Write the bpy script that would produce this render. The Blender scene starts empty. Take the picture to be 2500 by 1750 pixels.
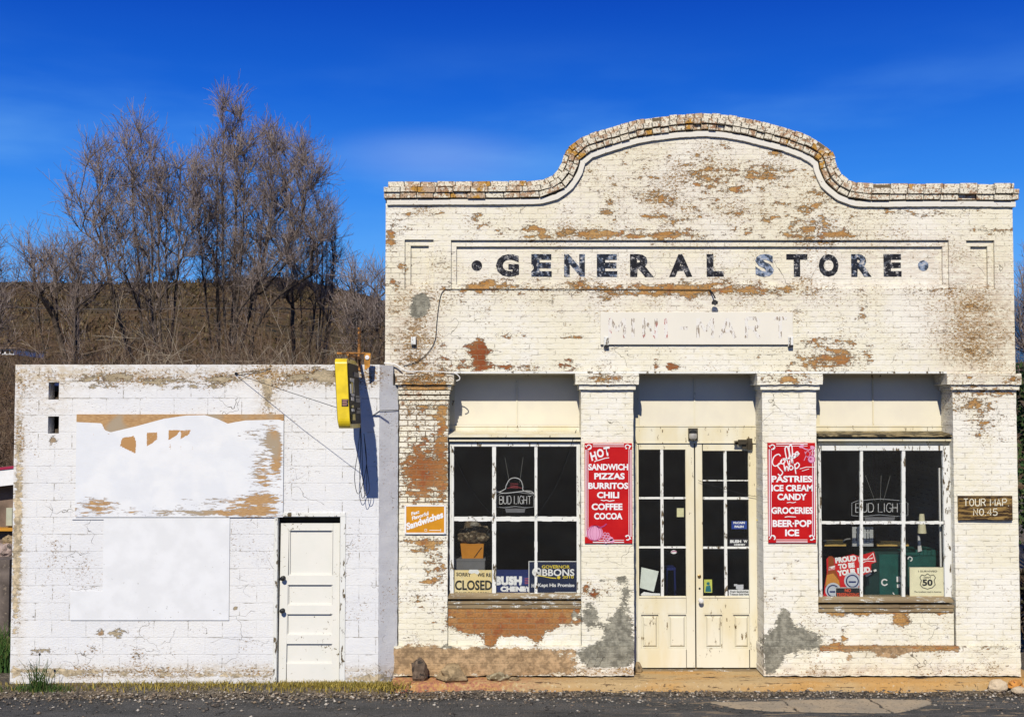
import bpy, math, random
import numpy as np
from mathutils import Vector, Matrix
from mathutils import noise as mnoise
random.seed(7); RS = np.random.RandomState(11)
SC = bpy.context.scene
COL = SC.collection
R = math.radians
# ------------------------------------------------------------ camera, sky, sun, exposure
EYE = 3.27; DIST = 15.0; F = 3000.0
PITCH = math.atan((1010 - 875) / F)
cam = bpy.data.objects.new('camera', bpy.data.cameras.new('camera'))
COL.objects.link(cam); SC.camera = cam
cam.location = (0, -DIST, EYE)
cam.rotation_euler = (R(90) + PITCH, 0, 0)
cam.data.sensor_width = 36; cam.data.lens = F / 2500 * 36
cam.data.clip_end = 6000; cam.data.clip_start = .1
SUNV = Vector((-.17, -1.0, .78)).normalized()          # direction towards the sun
sun = bpy.data.objects.new('sun', bpy.data.lights.new('sun', 'SUN'))
COL.objects.link(sun)
sun.data.energy = 4.0; sun.data.angle = R(.5); sun.data.color = (1, .95, .86)
sun.rotation_euler = SUNV.to_track_quat('Z', 'Y').to_euler()
sun.location = (-5, -20, 20)
W = bpy.data.worlds.new("World"); SC.world = W; W.use_nodes = True
nt = W.node_tree; nt.nodes.clear()
def wn(t, **k):
    n = nt.nodes.new(t)
    for a, b in k.items(): setattr(n, a, b)
    return n
sky = wn('ShaderNodeTexSky', sky_type='NISHITA', sun_disc=False)
sky.sun_elevation = math.asin(SUNV.z)
sky.sun_rotation = math.atan2(SUNV.x, SUNV.y)
sky.air_density = 1.0; sky.dust_density = .15; sky.ozone_density = 4.0; sky.altitude = 1800
tc = wn('ShaderNodeTexCoord'); sep = wn('ShaderNodeSeparateXYZ')
nt.links.new(tc.outputs['Generated'], sep.inputs[0])
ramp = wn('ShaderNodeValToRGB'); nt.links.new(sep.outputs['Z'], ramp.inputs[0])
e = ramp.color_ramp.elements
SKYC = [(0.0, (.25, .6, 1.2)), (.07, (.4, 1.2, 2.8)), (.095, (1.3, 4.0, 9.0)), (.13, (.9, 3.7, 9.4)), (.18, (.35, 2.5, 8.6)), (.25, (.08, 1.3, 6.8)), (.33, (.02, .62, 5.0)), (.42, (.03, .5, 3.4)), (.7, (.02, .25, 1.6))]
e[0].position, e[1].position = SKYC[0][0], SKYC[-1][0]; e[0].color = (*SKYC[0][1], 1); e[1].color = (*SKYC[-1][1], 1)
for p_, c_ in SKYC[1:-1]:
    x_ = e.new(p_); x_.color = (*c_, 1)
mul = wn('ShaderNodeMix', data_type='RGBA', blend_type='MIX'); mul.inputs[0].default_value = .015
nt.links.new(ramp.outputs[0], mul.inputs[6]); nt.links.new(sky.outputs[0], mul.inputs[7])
# thin streaks of high cloud
mp = wn('ShaderNodeMapping'); mp.inputs['Scale'].default_value = (2.2, 1.0, 9.0); mp.inputs['Rotation'].default_value = (0, R(-9), 0)
nt.links.new(tc.outputs['Generated'], mp.inputs[0])
cl = wn('ShaderNodeTexNoise'); cl.inputs['Scale'].default_value = 1.6; cl.inputs['Detail'].default_value = 5; cl.inputs['Roughness'].default_value = .5
nt.links.new(mp.outputs[0], cl.inputs['Vector'])
cr = wn('ShaderNodeMapRange', interpolation_type='SMOOTHSTEP'); cr.inputs[1].default_value = .45; cr.inputs[2].default_value = .78; cr.inputs[4].default_value = .6
nt.links.new(cl.outputs[0], cr.inputs[0])
cz = wn('ShaderNodeMapRange', interpolation_type='SMOOTHSTEP'); cz.inputs[1].default_value = .31; cz.inputs[2].default_value = .17; nt.links.new(sep.outputs['Z'], cz.inputs[0])
cm_ = wn('ShaderNodeMath', operation='MULTIPLY'); nt.links.new(cz.outputs[0], cm_.inputs[0]); nt.links.new(cr.outputs[0], cm_.inputs[1])
mc = wn('ShaderNodeMix', data_type='RGBA', blend_type='MIX')
nt.links.new(cm_.outputs[0], mc.inputs[0]); nt.links.new(mul.outputs[2], mc.inputs[6]); mc.inputs[7].default_value = (1.6, 4.3, 9.2, 1)
vs_ = wn('ShaderNodeVectorMath', operation='SUBTRACT'); nt.links.new(tc.outputs['Generated'], vs_.inputs[0]); vs_.inputs[1].default_value = (-.062, .975, .205)
vm_ = wn('ShaderNodeVectorMath', operation='MULTIPLY'); nt.links.new(vs_.outputs[0], vm_.inputs[0]); vm_.inputs[1].default_value = (9, 1, 34)
vl_ = wn('ShaderNodeVectorMath', operation='LENGTH'); nt.links.new(vm_.outputs[0], vl_.inputs[0])
wr_ = wn('ShaderNodeMapRange', interpolation_type='SMOOTHSTEP'); wr_.inputs[1].default_value = 1.0; wr_.inputs[2].default_value = .0; wr_.inputs[4].default_value = .34; nt.links.new(vl_.outputs['Value'], wr_.inputs[0])
mw_ = wn('ShaderNodeMix', data_type='RGBA', blend_type='MIX'); nt.links.new(wr_.outputs[0], mw_.inputs[0]); nt.links.new(mc.outputs[2], mw_.inputs[6]); mw_.inputs[7].default_value = (3.2, 4.8, 9.0, 1)
bg = wn('ShaderNodeBackground'); bg.inputs[1].default_value = .1
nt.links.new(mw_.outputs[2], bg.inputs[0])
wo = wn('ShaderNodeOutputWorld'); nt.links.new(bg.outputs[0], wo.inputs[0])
SC.cycles.diffuse_bounces = 1
SC.view_settings.view_transform = 'Standard'; SC.view_settings.look = 'None'
SC.view_settings.exposure = 0.0; SC.view_settings.gamma = 1
# ------------------------------------------------------------ measuring: a point of the photograph on the plane Y
SP, CP = math.sin(PITCH), math.cos(PITCH)
def XZ(px, py, Y=0.0):
    u = 875 - py
    t = (Y + DIST) / (F * CP - u * SP)
    return (px - 1250) * t, EYE + t * (F * SP + u * CP)
def PV(px, py, Y=0.0):
    x, z = XZ(px, py, Y); return Vector((x, Y, z))
def GP(px, py, z=0.0):
    u = 875 - py; t = (z - EYE) / (F * SP + u * CP)
    return Vector(((px - 1250) * t, -DIST + t * (F * CP - u * SP), z))
def RECT(x0, y0, x1, y1, Y=0.0):
    ym = (y0 + y1) / 2
    return XZ(x0, ym, Y)[0], XZ(x1, ym, Y)[0], XZ((x0 + x1) / 2, y1, Y)[1], XZ((x0 + x1) / 2, y0, Y)[1]
def to_px(X, Y, Z):
    dy = Y + DIST; dz = Z - EYE
    d = dy * CP + dz * SP; u = -dy * SP + dz * CP
    return 1250 + F * X / d, 875 - F * u / d
# ------------------------------------------------------------ objects
def tag(o, label=None, cat=None, group=None, kind=None):
    if label: o['label'] = label
    if cat: o['category'] = cat
    if group: o['group'] = group
    if kind: o['kind'] = kind
    return o
def thing(name, label, cat, loc=(0, 0, 0), group=None):
    o = bpy.data.objects.new(name, None); COL.objects.link(o); o.location = loc
    o.empty_display_size = .1
    return tag(o, label, cat, group)
def wloc(p):
    v = Vector((0, 0, 0))
    while p: v += p.location; p = p.parent
    return v
def obj(name, mb, mat, parent=None, smooth=False):
    me = mb if isinstance(mb, bpy.types.Mesh) else mb.mesh(name)
    if mat: 
        me.materials.clear()
        for m in (mat if isinstance(mat, (list, tuple)) else [mat]): me.materials.append(m)
    o = bpy.data.objects.new(name, me); COL.objects.link(o)
    if parent:
        o.parent = parent; off = wloc(parent); me.transform(Matrix.Translation(-off))
    if smooth:
        me.polygons.foreach_set('use_smooth', [True] * len(me.polygons))
    return o
class MB:
    def __init__(s): s.v = []; s.f = []
    def add(s, vs, fs):
        n = len(s.v); s.v.extend([tuple(v) for v in vs]); s.f.extend([tuple(i + n for i in f) for f in fs]); return s
    def box(s, x0, x1, y0, y1, z0, z1, j=0):
        vs = [(x, y, z) for z in (z0, z1) for y in (y0, y1) for x in (x0, x1)]
        if j: vs = [(a + random.uniform(-j, j), b + random.uniform(-j, j), c + random.uniform(-j, j)) for a, b, c in vs]
        return s.add(vs, [(0, 2, 3, 1), (4, 5, 7, 6), (0, 1, 5, 4), (2, 6, 7, 3), (0, 4, 6, 2), (1, 3, 7, 5)])
    def pbox(s, x0, y0, x1, y1, Y0, Y1):           # by photo rectangle measured on the plane Y0 (front), back at Y1
        a, b, c, d = RECT(x0, y0, x1, y1, Y0); return s.box(a, b, Y0, Y1, c, d)
    def bbox(s, x0, x1, y0, y1, z0, z1, b=.004):   # chamfered front edges
        vs = [(x0, y0 + b, z0), (x1, y0 + b, z0), (x1, y0 + b, z1), (x0, y0 + b, z1),
              (x0 + b, y0, z0 + b), (x1 - b, y0, z0 + b), (x1 - b, y0, z1 - b), (x0 + b, y0, z1 - b),
              (x0, y1, z0), (x1, y1, z0), (x1, y1, z1), (x0, y1, z1)]
        return s.add(vs, [(4, 5, 6, 7), (0, 1, 5, 4), (1, 2, 6, 5), (2, 3, 7, 6), (3, 0, 4, 7), (8, 9, 1, 0), (9, 10, 2, 1), (10, 11, 3, 2), (11, 8, 0, 3), (11, 10, 9, 8)])
    def pbbox(s, x0, y0, x1, y1, Y0, Y1, b=.004):
        a, c, d, e_ = RECT(x0, y0, x1, y1, Y0); return s.bbox(a, c, Y0, Y1, d, e_, b)
    def prism(s, pts, Y0, Y1):                     # pts list of (X,Z), front at Y0
        n = len(pts)
        vs = [(x, Y0, z) for x, z in pts] + [(x, Y1, z) for x, z in pts]
        return s.add(vs, [tuple(range(n)), tuple(range(2 * n - 1, n - 1, -1))] + [(i, i + n, (i + 1) % n + n, (i + 1) % n) for i in range(n)])
    def pprism(s, pts, Y0, Y1): return s.prism([XZ(a, b, Y0) for a, b in pts], Y0, Y1)
    def tube(s, pts, r, k=6, cap=True):
        pts = [Vector(p) for p in pts]; n = len(pts); rs = r if isinstance(r, (list, tuple)) else [r] * n
        vs = []; up = Vector((0, 0, 1))
        for i, p in enumerate(pts):
            t = (pts[min(i + 1, n - 1)] - pts[max(i - 1, 0)])
            t = t.normalized() if t.length > 1e-9 else up
            a = t.cross(Vector((.13, 1, .07))); a = a.normalized() if a.length > .1 else t.cross(up).normalized()
            b = t.cross(a)
            for q in range(k):
                an = 2 * math.pi * q / k; vs.append(p + (a * math.cos(an) + b * math.sin(an)) * rs[i])
        fs = [(i * k + q, i * k + (q + 1) % k, (i + 1) * k + (q + 1) % k, (i + 1) * k + q) for i in range(n - 1) for q in range(k)]
        if cap: fs += [tuple(range(k - 1, -1, -1)), tuple((n - 1) * k + q for q in range(k))]
        return s.add(vs, fs)
    def lathe(s, prof, c, axis='Z', k=20):         # prof: (r, h)
        vs = []
        for r_, h in prof:
            for q in range(k):
                an = 2 * math.pi * q / k
                if axis == 'Z': vs.append((c[0] + r_ * math.cos(an), c[1] + r_ * math.sin(an), c[2] + h))
                else: vs.append((c[0] + r_ * math.cos(an), c[1] - h, c[2] + r_ * math.sin(an)))
        n = len(prof)
        fs = [(i * k + q, i * k + (q + 1) % k, (i + 1) * k + (q + 1) % k, (i + 1) * k + q) for i in range(n - 1) for q in range(k)]
        fs += [tuple(range(k - 1, -1, -1)), tuple((n - 1) * k + q for q in range(k))]
        return s.add(vs, fs)
    def disc(s, px, py, r, Y0, Y1, k=24, sx=1, rot=0):
        c = XZ(px, py, Y0); q = r * (Y0 + DIST) / F; ca, sa = math.cos(rot), math.sin(rot)
        pts = []
        for i in range(k):
            a = -2 * math.pi * i / k; u, v = q * sx * math.cos(a), q * math.sin(a)
            pts.append((c[0] + u * ca - v * sa, c[1] + u * sa + v * ca))
        return s.prism(pts, Y0, Y1)
    def ring(s, px, py, r, w, Y0, Y1, k=24, sx=1, a0=0, a1=2 * math.pi, rot=0):
        c = XZ(px, py, Y0); t = (Y0 + DIST) / F; ca, sa = math.cos(rot), math.sin(rot); P = []
        for i in range(k + 1):
            a = a0 + (a1 - a0) * i / k
            for rr in (r - w / 2, r + w / 2):
                u, v = rr * t * math.cos(a) * sx, rr * t * math.sin(a)
                P.append((c[0] + u * ca - v * sa, c[1] + u * sa + v * ca))
        for i in range(k):
            s.prism([P[2 * i], P[2 * i + 1], P[2 * i + 3], P[2 * i + 2]], Y0, Y1)
        return s
    def stroke(s, pts, w, Y0, Y1):                 # flat ribbon through photo points
        P = [Vector(XZ(a, b, Y0)) for a, b in pts]; h = w / 2 * (Y0 + DIST) / F; L = []; Rr = []
        for i, p in enumerate(P):
            t = P[min(i + 1, len(P) - 1)] - P[max(i - 1, 0)]; t = t.normalized() if t.length else Vector((1, 0))
            nn = Vector((-t.y, t.x)); L.append(p + nn * h); Rr.append(p - nn * h)
        poly = Rr + L[::-1]
        n = len(P)
        vs = [(p.x, Y0, p.y) for p in L + Rr] + [(p.x, Y1, p.y) for p in L + Rr]
        fs = []
        for i in range(n - 1):
            fs.append((i, n + i, n + i + 1, i + 1)); fs.append((i, i + 1, 2 * n + i + 1, 2 * n + i)); fs.append((n + i, 3 * n + i, 3 * n + i + 1, n + i + 1))
        fs += [(0, 2 * n, 3 * n, n), (n - 1, 2 * n - 1, 4 * n - 1, 3 * n - 1)]
        return s.add(vs, fs)
    def mesh(s, name):
        me = bpy.data.meshes.new(name); me.from_pydata(s.v, [], s.f); me.update(); return me
def np_mesh(name, V, Q):
    me = bpy.data.meshes.new(name); V = np.asarray(V, np.float32); Q = np.asarray(Q, np.int32); n, k = Q.shape
    me.vertices.add(len(V)); me.vertices.foreach_set('co', V.ravel())
    me.loops.add(n * k); me.loops.foreach_set('vertex_index', Q.ravel())
    me.polygons.add(n); me.polygons.foreach_set('loop_start', np.arange(0, n * k, k, dtype=np.int32))
    me.polygons.foreach_set('loop_total', np.full(n, k, np.int32))
    me.update(calc_edges=True); return me
def catmull(pts, n=6):
    P = [Vector(p) for p in pts]; out = []
    for i in range(len(P) - 1):
        a, b, c, d = P[max(i - 1, 0)], P[i], P[i + 1], P[min(i + 2, len(P) - 1)]
        for k in range(n):
            t = k / n
            out.append(.5 * ((2 * b) + (c - a) * t + (2 * a - 5 * b + 4 * c - d) * t * t + (3 * b - a - 3 * c + d) * t ** 3))
    return out + [P[-1]]
def text(body, cx, cy, w, h, Y, mat, parent, bold=.0, rot=0, shear=0, thick=.003, name='lettering', space=1.0):
    cu = bpy.data.curves.new('t', 'FONT'); cu.body = body; cu.offset = bold; cu.resolution_u = 3; cu.space_character = space
    o = bpy.data.objects.new('t', cu); COL.objects.link(o)
    dg = bpy.context.evaluated_depsgraph_get()
    me = bpy.data.meshes.new_from_object(o.evaluated_get(dg)); bpy.data.objects.remove(o); bpy.data.curves.remove(cu)
    co = np.empty(len(me.vertices) * 3, np.float32); me.vertices.foreach_get('co', co); co = co.reshape(-1, 3)
    lo, hi = co.min(0), co.max(0); t = (Y + DIST) / F
    u = ((co[:, 0] - lo[0]) / (hi[0] - lo[0]) - .5) * w * t; v = ((co[:, 1] - lo[1]) / max(hi[1] - lo[1], 1e-6) - .5) * h * t
    u = u + shear * v; ca, sa = math.cos(R(rot)), math.sin(R(rot)); X0, Z0 = XZ(cx, cy, Y)
    co2 = np.stack([X0 + u * ca - v * sa, np.full(len(u), Y), Z0 + u * sa + v * ca], 1)
    me.vertices.foreach_set('co', co2.astype(np.float32).ravel()); me.update(); me.name = name
    for at in [a for a in me.uv_layers]: me.uv_layers.remove(at)
    ob = obj(name, me, mat, parent)
    return ob
# ------------------------------------------------------------ node helper
class NG:
    def __init__(s, name):
        s.m = bpy.data.materials.new(name); s.m.use_nodes = True; s.t = s.m.node_tree; s.t.nodes.clear(); s._pos = None
    def n(s, t, ins=None, **k):
        x = s.t.nodes.new(t)
        for a, b in k.items(): setattr(x, a, b)
        for a, b in (ins or {}).items(): s.put(x.inputs[a], b)
        return x
    def put(s, sock, b):
        if isinstance(b, bpy.types.NodeSocket): s.t.links.new(b, sock)
        elif b is not None:
            if isinstance(b, (tuple, list)) and len(b) == 3 and sock.type == 'RGBA': b = (*b, 1)
            sock.default_value = b
    def math(s, op, a, b=None, c=None, clamp=False):
        x = s.n('ShaderNodeMath', operation=op, use_clamp=clamp)
        for i, q in enumerate((a, b, c)):
            if q is not None: s.put(x.inputs[i], q)
        return x.outputs[0]
    def mix(s, f, a, b, mode='MIX'):
        x = s.n('ShaderNodeMix', data_type='RGBA', blend_type=mode); s.put(x.inputs[0], f); s.put(x.inputs[6], a); s.put(x.inputs[7], b); return x.outputs[2]
    def sm(s, v, lo, hi, a=0., b=1.):
        x = s.n('ShaderNodeMapRange', interpolation_type='SMOOTHSTEP'); s.put(x.inputs[0], v)
        for i, q in enumerate((lo, hi, a, b)): s.put(x.inputs[i + 1], q)
        return x.outputs[0]
    def pos(s):
        if not s._pos: s._pos = s.n('ShaderNodeNewGeometry').outputs['Position']
        return s._pos
    def objc(s): return s.n('ShaderNodeTexCoord').outputs['Object']
    def mp(s, v, sc=(1, 1, 1), loc=(0, 0, 0)):
        x = s.n('ShaderNodeMapping'); s.put(x.inputs[0], v); x.inputs['Scale'].default_value = sc; x.inputs['Location'].default_value = loc; return x.outputs[0]
    def noise(s, v, scale, detail=3, rough=.55, dist=0):
        x = s.n('ShaderNodeTexNoise'); s.put(x.inputs['Vector'], v); x.inputs['Scale'].default_value = scale
        x.inputs['Detail'].default_value = detail; x.inputs['Roughness'].default_value = rough; x.inputs['Distortion'].default_value = dist; return x.outputs[0]
    def attr(s, name):
        a = s.n('ShaderNodeAttribute', attribute_name=name); sp = s.n('ShaderNodeSeparateColor', {0: a.outputs['Color']}); return sp.outputs
    def out(s, col, rough=.8, bump=None, bs=.4, bd=.01, metal=0, spec=.3, **kw):
        p = s.n('ShaderNodeBsdfPrincipled'); s.put(p.inputs['Base Color'], col); s.put(p.inputs['Roughness'], rough)
        s.put(p.inputs['Metallic'], metal); s.put(p.inputs['Specular IOR Level'], spec)
        for a, b in kw.items(): s.put(p.inputs[a.replace('_', ' ')], b)
        if bump is not None:
            b = s.n('ShaderNodeBump', {'Strength': bs, 'Distance': bd, 'Height': bump}); s.put(p.inputs['Normal'], b.outputs[0])
        o = s.n('ShaderNodeOutputMaterial'); s.t.links.new(p.outputs[0], o.inputs[0]); return s.m
def plain(name, col, rough=.6, var=.12, scale=9, bump=.15, metal=0, spec=.3, dirt=None, dthr=.62, dscale=14, stretch=(1, 1, 1)):
    g = NG(name); v = g.mp(g.pos(), stretch)
    a = g.noise(v, scale, 4)
    c = g.mix(g.sm(a, .3, .7), tuple(x * (1 - var) for x in col), tuple(min(1, x * (1 + var)) for x in col))
    if dirt: 
        d = g.noise(v, dscale, 5, .65); c = g.mix(g.sm(d, dthr, dthr + .04), c, dirt)
    f = g.noise(v, scale * 12, 2)
    return g.out(c, rough, f, bump, .004, metal, spec)
# painted masonry: bricks or blocks under peeling paint; the wear maps say where the paint has gone
def masonry(name, bw, bh, mo, paintA, paintB, b1, b2, b3, mort, tan, grey, thr=.74, speck=.69, joint=.5, zoff=0, red=(.28, .05, .018)):
    g = NG(name); p = g.pos(); sx = g.n('ShaderNodeSeparateXYZ', {0: p})
    hx = g.math('ADD', sx.outputs[0], g.math('MULTIPLY', sx.outputs[1], .93))
    wob = g.noise(p, 6, 2); hz = g.math('ADD', sx.outputs[2], g.math('MULTIPLY', g.math('SUBTRACT', wob, .5), .012))
    vec = g.n('ShaderNodeCombineXYZ', {0: hx, 1: g.math('ADD', hz, zoff), 2: 0.})
    br = g.n('ShaderNodeTexBrick', {'Vector': vec.outputs[0], 'Color1': (0, 0, 0), 'Color2': (1, 1, 1), 'Mortar': (.5, .5, .5), 'Scale': 1., 'Mortar Size': mo, 'Mortar Smooth': .4, 'Bias': 0., 'Brick Width': bw, 'Row Height': bh})
    br.offset = .5
    rnd = g.n('ShaderNodeSeparateColor', {0: br.outputs[0]}).outputs[0]; mor = br.outputs[1]
    w1 = g.attr('wear'); w2 = g.attr('wear2')
    st = g.mp(p, (1, 1, 2.1))
    n1 = g.noise(st, 9, 6, .62); n2 = g.noise(st, 38, 4, .6); big = g.noise(p, 1.1, 3)
    pv = g.math('ADD', g.math('ADD', n1, g.math('MULTIPLY', g.math('SUBTRACT', n2, .5), .35)), g.math('ADD', g.math('MULTIPLY', g.math('SUBTRACT', rnd, .5), .1), w1[0]))
    # paint goes first from the joints
    pv = g.math('ADD', pv, g.math('MULTIPLY', mor, g.math('MULTIPLY', w1[0], .25)))
    peel = g.sm(pv, thr, thr + .025)
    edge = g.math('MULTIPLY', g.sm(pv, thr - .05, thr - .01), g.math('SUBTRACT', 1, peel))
    # paint tone
    paint = g.mix(g.sm(g.math('ADD', big, g.math('MULTIPLY', g.math('SUBTRACT', n1, .5), .7)), .35, .65), paintA, paintB)
    paint = g.mix(g.math('MULTIPLY', w2[2], g.sm(n1, .35, .6), clamp=True), paint, tan)
    paint = g.mix(g.math('MULTIPLY', mor, g.sm(g.noise(st, 7, 4, .65), .47, .66, 0., joint)), paint, (.2, .16, .09))
    # small chips and hairline cracks
    sp = g.noise(g.mp(p, (1, 1, 1.7)), 27, 6, .72)
    sp2 = g.noise(g.mp(p, (1, 1, 2.6)), 60, 4, .7)
    lowf = g.math('MULTIPLY', g.math('SUBTRACT', g.noise(p, 2.3, 3), .5), .24)
    cv = g.math('ADD', g.math('ADD', g.math('ADD', g.math('MULTIPLY', sp, .62), g.math('MULTIPLY', sp2, .38)), g.math('MULTIPLY', w1[0], .25)), g.math('ADD', lowf, g.math('MULTIPLY', w2[2], .095)))
    chips = g.sm(cv, speck - .098, speck - .083)
    paint = g.mix(chips, paint, g.mix(g.sm(n2, .36, .52), (.07, .05, .03), (.46, .28, .11)))
    vo = g.n('ShaderNodeTexVoronoi', {'Vector': g.n('ShaderNodeVectorMath', {0: g.mp(p, (1.2, 1.2, 2.2)), 1: g.n('ShaderNodeVectorMath', {0: g.n('ShaderNodeTexNoise', {'Vector': p, 'Scale': 5.}).outputs[1], 3: .5}, operation='SCALE').outputs[0]}, operation='ADD').outputs[0], 'Scale': 1.4}, feature='DISTANCE_TO_EDGE')
    crack = g.math('MULTIPLY', g.math('SUBTRACT', 1, g.sm(vo.outputs[0], .001, .007)), g.sm(g.noise(p, 1.7, 3), .55, .6))
    paint = g.mix(g.math('MULTIPLY', crack, .8), paint, (.1, .075, .04))
    # brick under the paint
    bc = g.mix(rnd, b1, b2); bc = g.mix(g.sm(g.noise(p, 7, 3), .5, .65), bc, b3)
    bc = g.mix(w2[1], bc, red)
    bc = g.mix(g.sm(n2, .42, .62, 0., .5), bc, tuple(x * .45 for x in b1))
    bc = g.mix(g.math('MULTIPLY', mor, g.sm(n2, .35, .6)), bc, mort)
    # bare joints round painted bricks
    bj = g.math('MULTIPLY', w2[0], 1.)
    jm = g.sm(g.math('ADD', mor, g.math('MULTIPLY', g.math('SUBTRACT', n2, .5), 1.6)), .18, .32)
    paint = g.mix(g.math('MULTIPLY', jm, bj, clamp=True), paint, tuple(x * .55 for x in mort))
    c = g.mix(peel, paint, bc)
    c = g.mix(g.math('MULTIPLY', edge, .8), c, (.055, .035, .015))  # dark rim painted round the peel: dirt and the shade of the paint edge
    # cement patches (tan, grey), each with its own ragged edge
    def patch(c, ch, col, th=.62):
        v = g.math('ADD', g.math('ADD', g.math('MULTIPLY', g.math('SUBTRACT', n1, .5), 1.25), g.math('MULTIPLY', g.math('SUBTRACT', n2, .5), .7)), g.math('MULTIPLY', ch, 1.3))
        m = g.sm(v, th, th + .03); ed = g.math('MULTIPLY', g.sm(v, th - .05, th), g.math('SUBTRACT', 1, m))
        cc = g.mix(g.sm(g.noise(p, 12, 6, .72), .38, .64), tuple(x * .6 for x in col), tuple(min(1, x * 1.25) for x in col))
        cc = g.mix(g.math('MULTIPLY', crack, .8), cc, (.06, .05, .035))
        c = g.mix(g.math('MULTIPLY', ed, .6), c, (.08, .055, .03))
        return g.mix(m, c, cc), m
    c, m1 = patch(c, w1[1], tan); c, m2 = patch(c, w1[2], grey)
    h = g.math('SUBTRACT', 1., g.math('MULTIPLY', mor, .45)); h = g.math('SUBTRACT', h, g.math('MULTIPLY', peel, .6)); h = g.math('ADD', h, g.math('MULTIPLY', n2, .8)); h = g.math('SUBTRACT', h, g.math('MULTIPLY', chips, .5))
    h = g.math('SUBTRACT', h, g.math('MULTIPLY', crack, 1.))
    return g.out(c, .85, h, .55, .012, 0, .2)
# front surface as a fine grid with stepped depth and openings; its border is carried back to Yb
def hgrid(name, xs, zs, mat, parent, keep=None, depth=None, Y=0., Yb=.3, res=.05, fields=None, wob=.004, edge=0., side=True):
    def lines(bp):
        bp = sorted(bp); L = []
        for a, b in zip(bp[:-1], bp[1:]):
            n = max(1, int(math.ceil((b - a) / res - .2))); L += [a + (b - a) * i / n for i in range(n)]
        return np.array(L + [bp[-1]])
    X = lines(xs); Z = lines(zs); nx, nz = len(X), len(Z)
    xc = (X[1:] + X[:-1]) / 2; zc = (Z[1:] + Z[:-1]) / 2
    K = np.ones((nz - 1, nx - 1), bool)
    if keep is not None: K = keep(*np.meshgrid(xc, zc))
    GX, GZ = np.meshgrid(X, Z)
    D = np.zeros_like(GX) if depth is None else depth(GX, GZ)
    Yv = Y + D
    if wob:
        Nn = np.array([mnoise.noise(Vector((x * 2.3, z * 2.3, Y * 3 + 5))) + .5 * mnoise.noise(Vector((x * 9, z * 9, 3))) for x, z in zip(GX.ravel(), GZ.ravel())]).reshape(GX.shape)
        Yv = Yv + wob * Nn
    if edge:
        Ex = np.array([mnoise.noise(Vector((7, z * 11, Y * 5))) + .6 * mnoise.noise(Vector((3, z * 30, 1))) for z in Z]) * edge
        Ez = np.array([mnoise.noise(Vector((x * 11, 3, Y * 5))) + .6 * mnoise.noise(Vector((x * 30, 8, 1))) for x in X]) * edge
        GX = GX.copy(); GZ = GZ.copy(); GX[:, 0] += Ex; GX[:, -1] += Ex[::-1]; GZ[0, :] += Ez; GZ[-1, :] += Ez[::-1]
    idx = np.arange(nx * nz).reshape(nz, nx)
    jj, ii = np.nonzero(K)
    Q = np.stack([idx[jj, ii], idx[jj, ii + 1], idx[jj + 1, ii + 1], idx[jj + 1, ii]], 1)
    V = np.stack([GX.ravel(), Yv.ravel(), GZ.ravel()], 1)
    if side:
        Kp = np.zeros((nz + 1, nx + 1), bool); Kp[1:-1, 1:-1] = K
        VB = V.copy(); VB[:, 1] = Yb; N = len(V); S = []; D0 = V.copy()
        for (dj, di, a, b) in ((-1, 0, (0, 1), (0, 0)), (1, 0, (1, 0), (1, 1)), (0, -1, (0, 0), (1, 0)), (0, 1, (1, 1), (0, 1))):
            mk = K & ~Kp[1 + dj:nz + dj, 1 + di:nx + di]
            j2, i2 = np.nonzero(mk)
            A = idx[j2 + a[0], i2 + a[1]]; B = idx[j2 + b[0], i2 + b[1]]
            S.append(np.stack([A + 2 * N, B + 2 * N, B + N, A + N], 1))
        S = np.concatenate(S); Q = np.concatenate([Q, S]); V = np.concatenate([V, VB, D0])
    nf = len(jj); ysp = V[Q, 1]; steep = (ysp.max(1) - ysp.min(1)) > .016; steep[nf:] = True
    sf = np.nonzero(steep[:nf])[0]
    if len(sf) and name != 'plaster_return': nv = V[Q[sf].ravel()]; Q[sf] = np.arange(len(nv)).reshape(-1, 4) + len(V); V = np.concatenate([V, nv])
    used = np.unique(Q); rem = -np.ones(len(V), int); rem[used] = np.arange(len(used)); V = V[used]; Q = rem[Q]
    me = np_mesh(name, V, Q); me.polygons.foreach_set('use_smooth', ~steep if depth is None or name != 'plaster_return' else np.arange(len(Q)) < nf)
    px, py = to_px(V[:, 0], V[:, 1], V[:, 2])
    w = fields(px, py) if fields else np.zeros((6, len(V)))
    for k, nm in enumerate(('wear', 'wear2')):
        at = me.attributes.new(nm, 'FLOAT_COLOR', 'POINT'); d = np.ones((len(V), 4), np.float32); d[:, :3] = w[3 * k:3 * k + 3].T
        at.data.foreach_set('color', d.ravel())
    return obj(name, me, mat, parent)
def blob(px, py, L):
    s = np.zeros_like(px)
    for cx, cy, rx, ry, a in L: s = s + a * np.exp(-(((px - cx) / rx) ** 2 + ((py - cy) / ry) ** 2))
    return s
def srect(px, py, L, soft=6.):
    s = np.zeros_like(px)
    for x0, y0, x1, y1, a in L:
        d = np.minimum(np.minimum(px - x0, x1 - px), np.minimum(py - y0, y1 - py))
        s = np.maximum(s, a * np.clip(d / soft + .5, 0, 1)) if a > 0 else s + a * np.clip(d / soft + .5, 0, 1)
    return s
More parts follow.
